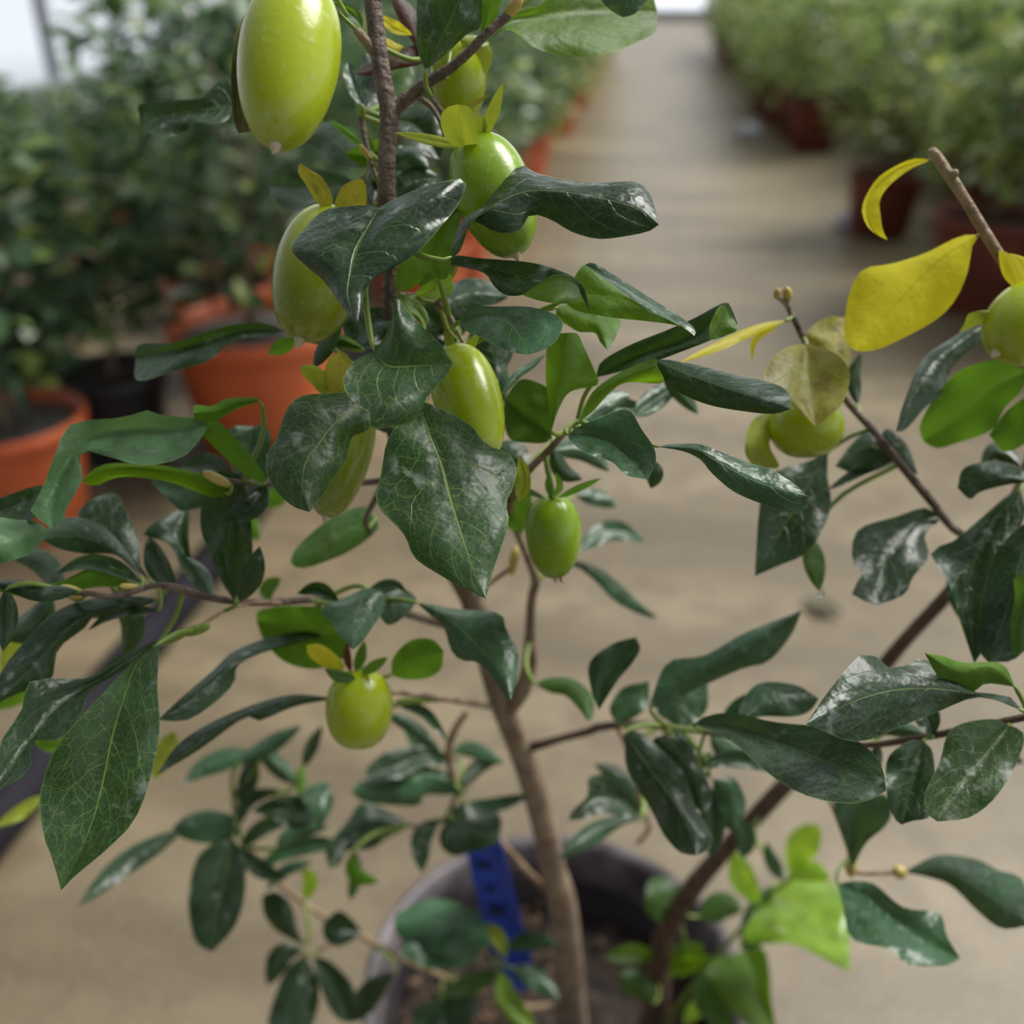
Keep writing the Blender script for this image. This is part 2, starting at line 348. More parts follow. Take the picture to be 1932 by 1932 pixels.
def wall(name, along_y, pos, a0, a1, sill):
    def bx(a, b, z0, z1, th):
        return (pos - th, pos + th, a, b, z0, z1) if along_y else (a, b, pos - th, pos + th, z0, z1)
    v, f = multi_box([bx(a0, a1, 0, sill, 0.06)])
    w_ = tag(newobj(name, v, f, [M['wall']], smooth=False), kind='structure')
    fr = [bx(a0, a1, 2.6, 2.68, 0.04), bx(a0, a1, sill, sill + 0.05, 0.07), bx(a0, a1, 1.5, 1.53, 0.02)]
    k = a0
    while k <= a1: fr.append(bx(k, k + 0.06, sill, 2.6, 0.035)); k += 1.5
    v, f = multi_box(fr); newobj('window_frame', v, f, [M['steel']], w_, smooth=False)
    v, f = multi_box([bx(a0, a1, sill, 2.6, 0.004)]); newobj('window_pane', v, f, [FILM], w_, smooth=False)
wall('wall_left', True, XL, YF, YB, 0.35)
wall('wall_right', True, XR, YF, YB, 0.5)
wall('wall_back', False, YB, XL, XR, 0.15)

# drip-irrigation pipe along the left row
M['pipe'] = plain('black_pipe', (0.007, 0.0065, 0.009), 0.75, col2=(0.018, 0.016, 0.021), scale=8, spec=0.15)
pp = [Vector((-0.775 + 0.012 * math.sin(k * 1.3), -0.6 + k * 0.35, 0.034)) for k in range(60)]
v, f, u = tube_geo(cr_sample(pp, 60), [0.034] * 60, 14)
tag(newobj('irrigation_pipe', v, f, [M['pipe']]), 'black plastic irrigation pipe lying straight along the concrete floor beside the left pots', 'pipe')

# ================================================================== POTTED SHRUBS OF THE ROWS
M['orange'] = plain('orange_plastic', (0.56, 0.105, 0.030), 0.42, col2=(0.66, 0.15, 0.05), scale=9)
M['shaded_orange'] = plain('orange_plastic_shaded', (0.15, 0.038, 0.025), 0.5, col2=(0.24, 0.055, 0.032), scale=7)  # same orange plastic as the left pots, with shade put into the colour
M['blackpot'] = plain('black_plastic', (0.016, 0.016, 0.018), 0.45, col2=(0.03, 0.03, 0.034), scale=9)
M['soil'] = plain('potting_soil', (0.006, 0.005, 0.004), 0.95, col2=(0.045, 0.027, 0.017), scale=70, bump=1.0, bscale=140)  # near-black: shade inside the front pot is put into the soil colour
M['soilg'] = plain('grey_soil', (0.07, 0.062, 0.055), 0.9, col2=(0.20, 0.18, 0.155), scale=50, bump=1.0, bscale=140)
def bgleaf(name, cols, trans=0.25):
    m, t, N, L = nm(name)
    o = N.new('ShaderNodeOutputMaterial'); b = N.new('ShaderNodeBsdfPrincipled')
    g = N.new('ShaderNodeNewGeometry'); r = N.new('ShaderNodeValToRGB'); r.color_ramp.interpolation = 'CONSTANT'
    for i, (p_, c) in enumerate(cols):
        if i < 2: e_ = r.color_ramp.elements[i]; e_.position = p_
        else: e_ = r.color_ramp.elements.new(p_)
        e_.color = (*c, 1)
    L.new(g.outputs['Random Per Island'], r.inputs[0]); L.new(r.outputs[0], b.inputs['Base Color'])
    b.inputs['Roughness'].default_value = 0.42
    tr = N.new('ShaderNodeBsdfTranslucent'); L.new(r.outputs[0], tr.inputs[0])
    ms = N.new('ShaderNodeMixShader'); ms.inputs[0].default_value = trans
    L.new(b.outputs[0], ms.inputs[1]); L.new(tr.outputs[0], ms.inputs[2]); L.new(ms.outputs[0], o.inputs[0])
    return m
DK = [(0.0, (0.030, 0.065, 0.028)), (0.30, (0.045, 0.095, 0.035)), (0.55, (0.075, 0.135, 0.055)), (0.78, (0.13, 0.20, 0.05)), (0.90, (0.28, 0.34, 0.08)), (0.96, (0.42, 0.46, 0.36))]  # last grey-white step paints sheen onto a few leaves
LT = [(0.0, (0.07, 0.12, 0.032)), (0.22, (0.13, 0.21, 0.05)), (0.46, (0.21, 0.29, 0.075)), (0.72, (0.34, 0.41, 0.10)), (0.88, (0.50, 0.54, 0.16)), (0.95, (0.65, 0.68, 0.55))]  # here too the palest step is painted leaf sheen
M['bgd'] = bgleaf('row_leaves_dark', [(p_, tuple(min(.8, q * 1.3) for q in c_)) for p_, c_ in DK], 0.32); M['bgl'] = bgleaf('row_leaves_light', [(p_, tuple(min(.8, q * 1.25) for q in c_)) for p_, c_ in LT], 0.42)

def foliage_mesh(name, seed, n, rx, z0, z1, ls, mat, pexp=0.45):
    rng = random.Random(seed); V_, F_ = [], []
    for _ in range(n):
        a = rng.uniform(0, 2 * math.pi); q = rng.uniform(-1, 1); rr = rng.random() ** pexp
        h = math.sqrt(max(0, 1 - q * q * 0.8))
        lump = 1 + 0.25 * math.sin(3 * a + seed) * math.cos(2 * q + seed)
        c = Vector((rx * rr * h * lump * math.cos(a), rx * rr * h * lump * math.sin(a), (z0 + z1) / 2 + (z1 - z0) / 2 * q * (0.7 + 0.3 * rr)))
        d = Vector((math.cos(a + rng.gauss(0, .7)), math.sin(a + rng.gauss(0, .7)), rng.gauss(0.15, .45))).normalized()
        s = d.cross(Vector((rng.gauss(0, .35), rng.gauss(0, .35), 1))).normalized(); nn = s.cross(d)
        l = ls * rng.uniform(0.65, 1.25); wd = l * rng.uniform(0.20, 0.27)
        k = len(V_)
        V_.append(c)
        for t_, ww, dr in ((0.3, 0.8, 0.02), (0.62, 1.0, 0.0), (0.86, 0.6, -0.08)):
            m_ = c + d * l * t_ + nn * l * (dr - 0.04)
            V_ += [m_ - s * wd * ww + nn * wd * 0.35 * ww, m_, m_ + s * wd * ww + nn * wd * 0.35 * ww]
        V_.append(c + d * l - nn * l * 0.16)
        F_ += [(k, k + 1, k + 2), (k, k + 2, k + 3)]
        for i in (1, 4): F_ += [(k + i, k + i + 3, k + i + 4, k + i + 1), (k + i + 1, k + i + 4, k + i + 5, k + i + 2)]
        F_ += [(k + 7, k + 10, k + 8), (k + 8, k + 10, k + 9)]
    me = bpy.data.meshes.new(name); me.from_pydata([tuple(v) for v in V_], [], F_); me.materials.append(mat)
    me.polygons.foreach_set('use_smooth', [True] * len(me.polygons)); return me
def pot_prof(r, h):
    return [(0.001, 0), (r * .74, 0), (r * .76, 0.006), (r * .93, h - 0.045), (r * .93, h - 0.043), (r * 1.0, h - 0.040), (r * 1.02, h - 0.002), (r * 1.0, h), (r * .965, h - 0.001), (r * .93, h - 0.02), (r * .86, h - 0.12), (r * .8, h - 0.12)]
def proto_shrub(seed, potm, soilm, leafm, r, h, n, rx, z0, z1, ls):
    root = empty('potted_shrub', (0, 0, 0))
    v, f = lathe(pot_prof(r, h), 36); newobj('pot', v, f, [potm], root)
    rng = random.Random(seed); v, f = lathe([(0.001, h - 0.028)] + [(r * .93 * k / 6, h - 0.03 + rng.uniform(-.006, .006)) for k in range(1, 7)], 24)
    newobj('soil', v, f, [soilm], root)
    zt = z1 * 0.93; rng = random.Random(seed + 5)
    pts = cr_sample([Vector((0, 0, h - 0.04)), Vector((rng.gauss(0, .012), rng.gauss(0, .012), h + .12)), Vector((rng.gauss(0, .03), rng.gauss(0, .03), (h + zt) / 2)), Vector((rng.gauss(0, .03), rng.gauss(0, .03), zt))], 14)
    v, f, u = tube_geo(pts, [0.0125 - 0.0008 * i for i in range(14)], 8); newobj('trunk', v, f, [M['bark2']], root)
    for i in range(7):
        b = pts[3 + i]; a = i * 2.4 + seed; L_ = rx * rng.uniform(.6, .95)
        q = cr_sample([b, b + Vector((math.cos(a) * L_ * .5, math.sin(a) * L_ * .5, 0.05)), b + Vector((math.cos(a) * L_, math.sin(a) * L_, 0.06 + rng.uniform(0, .08)))], 8)
        v, f, u = tube_geo(q, [0.0045 - 0.0004 * k for k in range(8)], 6); newobj('branch', v, f, [M['bark']], root)
    fo = bpy.data.objects.new('foliage', foliage_mesh('foliage', seed, n, rx, z0, z1, ls, leafm)); COL.objects.link(fo); fo.parent = root
    return root
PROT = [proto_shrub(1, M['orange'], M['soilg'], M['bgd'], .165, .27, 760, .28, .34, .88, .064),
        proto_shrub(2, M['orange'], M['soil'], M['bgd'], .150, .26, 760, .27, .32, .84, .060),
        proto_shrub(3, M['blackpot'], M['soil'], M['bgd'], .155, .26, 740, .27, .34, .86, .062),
        proto_shrub(4, M['shaded_orange'], M['soil'], M['bgl'], .160, .27, 560, .31, .13, .98, .074),
        proto_shrub(5, M['shaded_orange'], M['soilg'], M['bgl'], .150, .25, 560, .30, .12, .94, .072),
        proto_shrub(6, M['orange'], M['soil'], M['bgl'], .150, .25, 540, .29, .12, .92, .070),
        proto_shrub(7, M['shaded_orange'], M['soil'], M['bgl'], .165, .27, 520, .28, .33, .98, .074)]
kids = {p.name: list(p.children) for p in PROT}; used = set()
def place(k, x, y, rz, s, label, group, hide=None):
    p = PROT[k]
    if k not in used:
        used.add(k); r = p
    else:
        r = p.copy(); COL.objects.link(r)
        for c in kids[p.name]:
            q = c.copy(); COL.objects.link(q); q.parent = r
    r.location = (x, y, 0); r.rotation_euler = (0, 0, rz); r.scale = (s, s, s)
    tag(r, label, 'plant', group)
    return r
ORD = ['first', 'second', 'third', 'fourth', 'fifth', 'sixth', 'seventh', 'eighth', 'ninth', 'tenth', 'eleventh', 'twelfth', 'thirteenth', 'fourteenth', 'fifteenth', 'sixteenth', 'seventeenth', 'eighteenth', 'nineteenth', 'twentieth']
_ = ['orange', 'orange', 'black', 'brick red', 'brick red', 'orange']
rng = random.Random(11)
G1 = 'potted shrubs standing in rows along both sides of the aisle'
# front left group, placed one by one
def G(x, y):
    v_ = (y - 966) / FPX; return P(x, y, CAMZ / (SP_ + v_ * CP))
FL = [(0, -1.21, 1.60, .9, 'green shrub in a large orange pot cut by the left photo edge'),
      (0, -0.86, 2.03, 1.15, 'green shrub in the wide orange pot with grey soil, behind the hanging fruits'),
      (2, -1.18, 1.95, .80, 'green shrub in the black pot squeezed between two large orange pots'),
      (1, G(440, 700).x, G(440, 700).y, 1.0, 'green shrub whose orange pot shows just above the wide pot with grey soil'),
      (2, -1.62, 2.20, .92, 'green shrub in a black pot behind the large orange pot at the left edge')]
for k, x, y, s, lb in FL: place(k, x, y, rng.uniform(0, 6.28), s, lb, None)
# left row next to the aisle
ys = [2.95 + .52 * i for i in range(20)]
for i, y in enumerate(ys):
    k = (5 if i % 4 else 1) if i > 3 else 1
    place(k, -0.70 + rng.uniform(-.05, .05), y, rng.uniform(0, 6.28), rng.uniform(.98, 1.1), 'orange potted shrub, %s from the camera in the row edging the aisle at left' % ORD[i], None)
# right row next to the aisle
rr_ = [(G(1835, 575), 1.12), (G(1655, 440), .95), (G(1530, 283), 1.0)]
ys = [q[0].y for q in rr_] + [rr_[2][0].y + .55 + .6 * i for i in range(14)]
for i, y in enumerate(ys):
    k = 6 if i < 3 else (4 if i % 3 else 3)
    x = rr_[i][0].x if i < 3 else 0.90 + rng.uniform(-.06, .08)
    place(k, x, y, rng.uniform(0, 6.28), rr_[i][1] if i < 3 else rng.uniform(.95, 1.12), 'shade-darkened orange potted shrub, %s from the camera in the row edging the aisle at right' % ORD[i], None)
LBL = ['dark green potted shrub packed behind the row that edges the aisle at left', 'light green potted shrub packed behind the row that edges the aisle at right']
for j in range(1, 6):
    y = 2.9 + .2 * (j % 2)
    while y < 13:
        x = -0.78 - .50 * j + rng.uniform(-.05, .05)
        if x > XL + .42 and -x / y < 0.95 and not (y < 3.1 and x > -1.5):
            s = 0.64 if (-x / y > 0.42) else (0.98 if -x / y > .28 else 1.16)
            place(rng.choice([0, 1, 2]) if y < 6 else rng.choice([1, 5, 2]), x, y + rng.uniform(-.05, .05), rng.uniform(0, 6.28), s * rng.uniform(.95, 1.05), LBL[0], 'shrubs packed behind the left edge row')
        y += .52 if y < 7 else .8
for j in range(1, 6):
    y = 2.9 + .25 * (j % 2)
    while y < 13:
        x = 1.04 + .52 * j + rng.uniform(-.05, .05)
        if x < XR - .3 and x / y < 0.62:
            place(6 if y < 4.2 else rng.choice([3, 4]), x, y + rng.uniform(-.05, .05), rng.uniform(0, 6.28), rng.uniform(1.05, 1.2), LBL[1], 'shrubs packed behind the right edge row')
        y += .55 if y < 7 else .85

# white plastic bags by the right pots
M['bag'] = plain('white_plastic', (0.55, 0.60, 0.70), 0.4, col2=(0.7, 0.73, 0.8), scale=12)
def bag(x, y, r, label):
    v, f = [], []
    prof = [(0.001, 0.002), (r, 0.0), (r * 1.08, r * .35), (r * .9, r * .9), (r * .5, r * 1.25), (0.001, r * 1.3)]
    v, f = lathe(prof, 20, (x, y, 0)); rg = random.Random(int(x * 100))
    v = [(a + rg.uniform(-.012, .012), b + rg.uniform(-.012, .012), max(0.001, c + rg.uniform(-.01, .01))) for a, b, c in v]
    tag(newobj('plastic_bag', v, f, [M['bag']]), label, 'bag')
g1, g2 = G(1408, 264), G(1598, 432)
bag(g1.x, g1.y, .080, 'small crumpled white plastic bag on the aisle floor beside the farther shade-darkened orange pots')
bag(g2.x, g2.y, .050, 'smaller bluish white plastic bag on the floor in front of the nearer shade-darkened orange pot')

# dead leaf on the floor
v0 = P(1550, 1150, 1.745); v0.z = 0.006
pts = []; F_ = []
for i in range(6):
    t_ = i / 5; ww = 0.018 * math.sin(math.pi * min(.97, max(.03, t_)))
    for s_ in (-1, 0, 1): pts.append((v0.x + (t_ - .5) * .06 + s_ * ww * .5, v0.y - (t_ - .5) * .035 + s_ * ww, 0.002 + (0.010 if s_ else 0.003) + .004 * math.sin(3 * t_)))
for i in range(5):
    for k in (0, 1): F_.append((i * 3 + k, i * 3 + k + 1, i * 3 + k + 4, i * 3 + k + 3))
M['dead'] = plain('dry_leaf', (0.05, 0.06, 0.03), 0.7, col2=(0.12, 0.10, 0.05), scale=60)
tag(newobj('fallen_leaf', pts, F_, [M['dead']]), 'single dark fallen leaf lying on the bare concrete floor', 'leaf')

# ================================================================== THE SHRUB IN FRONT
POTC = P(1045, 1925, 0.843); POTC.z = 0
root = empty('potted_persimmon_shrub', tuple(POTC))
tag(root, 'fruiting shrub with green oval fruits in a dark pot, nearest the camera', 'plant')
M['frontpot'] = plain('grey_black_plastic', (0.010, 0.009, 0.010), 0.42, col2=(0.035, 0.029, 0.031), scale=14, bump=0.2)
M['frontrim'] = plain('worn_rim', (0.035, 0.029, 0.031), 0.5, col2=(0.15, 0.125, 0.13), scale=26)
R0, H0 = 0.160, 0.262
prof = [(0.001, 0), (R0 * .76, 0), (R0 * .78, .008), (R0 * .93, H0 - .04), (R0 * .90, H0 - .045), (R0 * .80, .05), (R0 * .78, .05)]
v, f = lathe(prof, 64, tuple(POTC)); pot = newobj('pot', v, f, [M['frontpot']], root)
prof = [(R0 * .93, H0 - .04), (R0 * .985, H0 - .038), (R0 * 1.0, H0 - .006), (R0 * .995, H0), (R0 * .96, H0 + .001), (R0 * .925, H0 - .006), (R0 * .90, H0 - .045)]
v, f = lathe(prof, 64, tuple(POTC)); newobj('rim', v, f, [M['frontrim']], pot)
rg = random.Random(3); v, f = [], []
NS = 36
for i in range(NS + 1):
    for j in range(NS):
        r_ = R0 * .875 * i / NS; a = 2 * math.pi * j / NS
        x, y = POTC.x + r_ * math.cos(a), POTC.y + r_ * math.sin(a)
        v.append((x, y, H0 - .080 + .010 * noise.noise(Vector((x * 28, y * 28, 0))) + .006 * noise.noise(Vector((x * 90, y * 90, 3)))))
for i in range(NS):
    for j in range(NS): f.append((i * NS + j, i * NS + (j + 1) % NS, (i + 1) * NS + (j + 1) % NS, (i + 1) * NS + j))
newobj('soil', v, f, [M['soil']], root)
# bark chips on the soil: too small and many to count
v, f = [], []
for _ in range(420):
    a = rg.uniform(0, 6.28); r_ = R0 * .84 * math.sqrt(rg.random()); c = Vector((POTC.x + r_ * math.cos(a), POTC.y + r_ * math.sin(a), H0 - .070 + rg.uniform(-.003, .006)))
    if c.x > POTC.x - .01 and rg.random() < .93: continue  # chips thinned on this side to imitate deep shade inside the pot
    s_ = rg.uniform(.002, .0055); k = len(v)
    rot = Matrix.Rotation(rg.uniform(0, 6.28), 3, 'Z') @ Matrix.Rotation(rg.uniform(-.7, .7), 3, 'X')
    for q in ((-1, -.6, -.4), (1, -.5, -.4), (1, .6, -.3), (-1, .5, -.4), (-.6, -.4, .5), (.7, -.3, .4), (.6, .4, .5), (-.7, .3, .4)): v.append(c + rot @ (Vector(q) * s_))
    f += [(k, k + 3, k + 2, k + 1), (k + 4, k + 5, k + 6, k + 7), (k, k + 1, k + 5, k + 4), (k + 1, k + 2, k + 6, k + 5), (k + 2, k + 3, k + 7, k + 6), (k + 3, k, k + 4, k + 7)]
M['chips'] = plain('bark_chips', (0.03, 0.018, 0.012), 0.85, col2=(0.20, 0.115, 0.065), scale=60)
tag(newobj('bark_chips', v, f, [M['chips']], root, smooth=False), kind='stuff')

# ---- woody parts: name | material | x,y,depth,width_px ...
WOOD = '''
trunk|trunkbark|690,-60,.355,34 700,-20,.355,33 710,60,.358,33 722,150,.36,34 735,210,.362,38 730,280,.364,33 729,340,.366,33 729,400,.37,34 737,520,.38,30 738,650,.39,36 745,800,.41,38 790,940,.44,40 840,1040,.47,42 880,1110,.495,46 898,1150,.505,48 920,1240,.535,42 945,1325,.56,44 975,1395,.585,48 1005,1480,.61,48 1032,1580,.645,48 1043,1640,.67,50 1060,1700,.695,54 1070,1800,.745,56 1077,1900,.80,58 1080,1960,.845,66
branch|bark3|1180,2010,.86,64 1215,1960,.82,50 1240,1900,.79,46 1243,1820,.755,44 1262,1750,.72,42 1310,1670,.685,38 1380,1590,.655,34 1470,1492,.61,34 1560,1400,.575,30 1680,1240,.53,28 1780,1130,.495,26 1850,1045,.47,24 1885,980,.455,22
branch|bark2|962,1335,.56,34 985,1300,.55,34 998,1255,.54,30 1000,1190,.52,20 1003,1130,.51,18 1010,1095,.50,18 995,1050,.48,15 978,1010,.46,14 962,965,.435,14 972,925,.415,14 1000,885,.395,14 1035,850,.38,14 1062,820,.375,12 1090,792,.37,9
branch|bark|738,218,.363,30 752,200,.362,27 778,178,.36,24 800,160,.355,22 850,128,.35,20 888,95,.345,18 915,66,.342,17 950,36,.34,17 975,14,.338,14
branch|bark|800,163,.354,11 815,185,.352,10 832,208,.351,9 846,232,.350,8
branch|bark2|790,184,.358,11 812,200,.357,10 830,228,.354,9 840,262,.352,8
branch|bark2|712,110,.36,20 696,85,.357,18 683,68,.355,19 672,56,.354,15
branch|bark|706,330,.37,7 700,305,.37,8 690,270,.37,9 684,240,.37,11 682,222,.37,14 684,205,.37,10
branch|bark2|940,1335,.56,14 900,1328,.53,12 850,1320,.50,12 800,1312,.47,11 750,1306,.45,11 720,1303,.44,10 690,1262,.435,7
branch|bark|905,1195,.53,18 850,1182,.50,16 790,1165,.48,15 745,1153,.465,15 680,1143,.445,14 600,1132,.43,14 520,1136,.415,14 460,1136,.405,13 390,1126,.395,15 330,1108,.39,15 290,1105,.385,11 220,1125,.38,11 170,1120,.375,11 130,1118,.37,9
branch|twig|530,1137,.416,9 480,1137,.405,7 430,1150,.395,7 395,1170,.385,8 365,1190,.38,9
branch|bark|760,900,.43,14 715,908,.42,13 640,912,.41,12 560,912,.40,12 500,912,.39,10 440,908,.38,10 400,898,.375,10
branch|bark3|996,1410,.59,22 1020,1405,.58,17 1060,1393,.565,14 1110,1380,.55,16 1130,1372,.54,18 1190,1366,.52,13 1260,1370,.49,13 1330,1380,.46,13 1450,1398,.44,13 1560,1405,.43,12 1640,1406,.42,12 1700,1398,.41,14 1760,1388,.40,14 1840,1372,.385,14 1940,1352,.37,14
branch|bark|1885,985,.455,14 1850,1020,.45,13 1800,998,.44,16 1765,955,.435,16 1740,925,.43,17 1690,865,.425,16 1650,815,.42,14 1600,760,.415,13 1560,700,.41,12 1520,645,.405,13 1500,605,.40,12 1488,580,.40,11 1480,548,.40,9
branch|twig|1488,582,.40,9 1476,568,.40,8 1466,560,.40,10
branch|twig|1885,985,.455,16 1930,900,.43,18 1960,780,.41,20 1950,640,.40,22 1925,545,.39,22 1890,490,.385,21 1850,425,.38,20 1820,375,.378,19 1796,338,.376,22 1790,330,.376,19 1770,300,.375,21 1757,284,.375,18
branch|twig|1040,1690,.70,16 1000,1650,.68,14 950,1595,.66,13 900,1545,.64,12 870,1500,.62,12 850,1450,.60,14 848,1405,.59,15 862,1370,.58,14 880,1345,.57,12
branch|twig|860,1500,.62,9 840,1545,.62,9 800,1560,.62,8 770,1556,.62,7
branch|twig|1060,1900,.81,18 980,1900,.78,14 900,1870,.75,12 830,1840,.72,12 740,1800,.69,13 690,1770,.67,13 620,1735,.66,11 530,1670,.64,10 480,1610,.62,10 450,1570,.61,10 440,1500,.60,9
branch|twig|560,1790,.67,7 590,1800,.67,7 640,1765,.67,7
branch|bark|700,1008,.44,9 690,980,.435,10 712,935,.43,13 730,900,.43,13
branch|twig|890,1140,.50,6 920,1105,.49,8 950,1082,.485,9 965,1070,.48,9
branch|twig|1500,1403,.44,7 1560,1500,.47,6 1600,1600,.49,8 1610,1643,.50,9 1650,1648,.50,8 1700,1645,.50,9
branch|bark|735,610,.388,12 700,625,.385,10 660,650,.38,9 640,655,.375,8 620,650,.37,7
branch|bark2|745,560,.385,16 790,560,.38,13 830,575,.375,12 850,600,.37,11 870,640,.37,9 880,655,.37,8
branch|twig|1205,1590,.62,9 1225,1560,.60,9 1210,1520,.585,9 1200,1460,.57,10 1180,1400,.55,11 1165,1372,.54,12
leaf_stalk|pet|733,450,.372,9 722,440,.35,8 706,425,.33,8 700,405,.322,7
shoot|pet|1250,1935,.80,10 1330,1830,.75,10 1400,1750,.71,9 1450,1690,.69,9 1500,1650,.68,9 1515,1610,.675,8
shoot|pet|1250,1920,.80,8 1265,1840,.77,8 1290,1790,.75,8 1280,1720,.73,7
shoot|pet|1340,1940,.78,9 1380,1880,.75,9 1430,1830,.73,8 1440,1790,.72,8
shoot|pet|960,1935,.79,9 950,1880,.76,9 945,1840,.745,9 930,1800,.735,8
'''
BR = []
for ln in WOOD.strip().split('\n'):
    nme, mt, s = ln.split('|'); pts, rr = PR(s)
    n = max(12, len(pts) * 5)
    q = cr_sample([Vector((*p_, )) for p_ in pts], n)
    # radii follow arc length
    acc = [0]
    for i in range(1, len(pts)): acc.append(acc[-1] + (pts[i] - pts[i - 1]).length)
    rad = []
    for i in range(n):
        s_ = acc[-1] * i / (n - 1); j = 0
        while j < len(acc) - 2 and acc[j + 1] < s_: j += 1
        f_ = (s_ - acc[j]) / max(1e-9, acc[j + 1] - acc[j]); rad.append(rr[j] + (rr[j + 1] - rr[j]) * f_)
    rad = [r_ * (1 + .05 * noise.noise(q[i] * 150)) for i, r_ in enumerate(rad)]
    v, f, u = tube_geo(q, rad, 14 if nme == 'trunk' else 9)
    newobj(nme, v, f, [M[mt]], root)
    BR += [(q[i], rad[i]) for i in range(n)]

# ---- leaf builder
TILT = [0.0, 0.0, 0, 0]            # lean of the blade: up/down, sideways, about this pixel centre
def rail(s, d0, d1, first=None, last=None, fold=0.0):
    raw = [tuple(float(c) for c in q.split(',')) for q in s.split()]
    if first: raw = [first] + raw
    if last: raw = raw + [last]
    ac = [0.0]
    for i in range(1, len(raw)): ac.append(ac[-1] + math.hypot(raw[i][0] - raw[i - 1][0], raw[i][1] - raw[i - 1][1]))
    res = []
    for r_, a in zip(raw, ac):
        t_ = a / (ac[-1] or 1); dd = r_[2] / 100 if len(r_) > 2 else 0
        dq = d0 + (d1 - d0) * t_
        res.append(P(r_[0], r_[1], dq + (TILT[0] * (TILT[3] - r_[1]) + TILT[1] * (r_[0] - TILT[2])) * dq / FPX + dd + fold / 100 * max(0, math.sin(math.pi * t_)) ** .6))
    return raw, res
def leaf_geo(spec, NL=20, NW=5, seed=0):
    mt, dd, fo, ms, ls, rs, fl = [x.strip() for x in spec.split('|')]
    d0, d1 = (float(x) for x in dd.split(',')); fo = [float(x) for x in fo.split(',')]; fL, fR = (fo[0], fo[-1])
    if 'f' not in fl:
        sg = 1 if (seed * 37) % 10 < 6 else -1; fL, fR = fL * 1.9 * sg, fR * 1.9 * sg
    q0 = [tuple(float(c) for c in q.split(',')) for q in ms.split()]
    rt = random.Random(seed * 7 + 1); vx, vy = abs(q0[-1][0] - q0[0][0]), abs(q0[-1][1] - q0[0][1])
    ky = rt.uniform(.35, .8) if vx > vy else rt.uniform(0.0, .28)
    if 'u' in fl: ky = -ky * .5
    if 'f' in fl: ky = 0
    TILT[:] = [ky, 0 if 'f' in fl else rt.uniform(-.35, .35), sum(q[0] for q in q0) / len(q0), sum(q[1] for q in q0) / len(q0)]
    mraw, mp = rail(ms, d0, d1); a, b = mraw[0][:2], mraw[-1][:2]
    if ls.startswith('w'):           # plain lance-shaped blade: w<width px>
        wpx = float(ls[1:]); wR = float(rs[1:]) if rs.startswith('w') else wpx
        mm = cr_sample([Vector((q[0], q[1], 0)) for q in mraw], 9); Ls, Rs = [], []
        for i in range(1, 8):
            t_ = (mm[i + 1] - mm[i - 1]).normalized(); nn = Vector((t_.y, -t_.x, 0)); s = math.sin(math.pi * (i / 8) ** 0.9) ** .8
            Ls.append(mm[i] + nn * wpx / 2 * s); Rs.append(mm[i] - nn * wR / 2 * s)
        ls = ' '.join('%.1f,%.1f' % (q.x, q.y) for q in Ls); rs = ' '.join('%.1f,%.1f' % (q.x, q.y) for q in Rs)
    _, lp = rail(ls, d0, d1, a, b, fL); _, rp = rail(rs, d0, d1, a, b, fR)
    Mx, Lx, Rx = cr_sample(mp, NL), cr_sample(lp, NL), cr_sample(rp, NL)
    V_, U_, F_ = [], [], []
    amp = 0.17 if 'f' not in fl else 0.03
    for i in range(NL):
        tt = (Mx[min(i + 1, NL - 1)] - Mx[max(0, i - 1)]).normalized()
        for k in range(-NW, NW + 1):
            u_ = abs(k) / NW; E = Lx[i] if k < 0 else Rx[i]; s = E - Mx[i]; wl = s.length
            p0 = Mx[i] + s * u_; nn = (CAM - p0).normalized(); fi = i / (NL - 1)
            h_ = wl * 0.11 * 4 * u_ * (1 - u_) + wl * amp * u_ * u_ * math.sin(fi * (11 + seed % 5) + seed * 1.7 + (2.1 if k < 0 else 0))
            h_ += wl * 0.35 * (amp * 5) * u_ * noise.noise(Vector((fi * 3.2, u_ * 1.3 * (1 if k < 0 else -1), seed * 3.1)))
            p_ = p0 + nn * h_ * math.sin(math.pi * fi) ** .5
            V_.append(p_); U_.append((0.5 + 0.5 * k / NW, i / (NL - 1)))
    W_ = 2 * NW + 1
    for i in range(NL - 1):
        for k in range(W_ - 1): F_.append((i * W_ + k, i * W_ + k + 1, (i + 1) * W_ + k + 1, (i + 1) * W_ + k))
    tot = 0
    for q in F_:
        n_ = (V_[q[2]] - V_[q[0]]).cross(V_[q[3]] - V_[q[1]]); c_ = (V_[q[0]] + V_[q[2]]) / 2 - CAM
        tot += n_.dot(c_) / max(1e-9, c_.length)
    flip = (tot > 0) != ('u' in fl)
    if flip: F_ = [q[::-1] for q in F_]
    area = abs(tot) / 2 / ((d0 + d1) / 2) ** 2
    MI = [0] * len(F_)
    if 'n' not in fl:                # stalk to the nearest wood
        base = Mx[0]; best = min(BR, key=lambda q: (q[0] - base).length)
        D = (best[0] - base).length
        if D < 0.055:
            tdir = (Mx[0] - Mx[2]).normalized()
            q = cr_sample([best[0], best[0].lerp(base, .6) + tdir * D * .12, base, Mx[1] * .5 + Mx[0] * .5], 9)
            rad_ = min(0.0011, 0.00075 + D * .01) * (1.3 if d0 > .5 else 1)
            v, f, u = tube_geo(q, [rad_] * 7 + [rad_ * .8, rad_ * .3], 7); k0 = len(V_)
            V_ += v; U_ += u; F_ += [tuple(i + k0 for i in g) for g in f]; MI += [1] * len(f)
    return mt, V_, F_, U_, MI, area

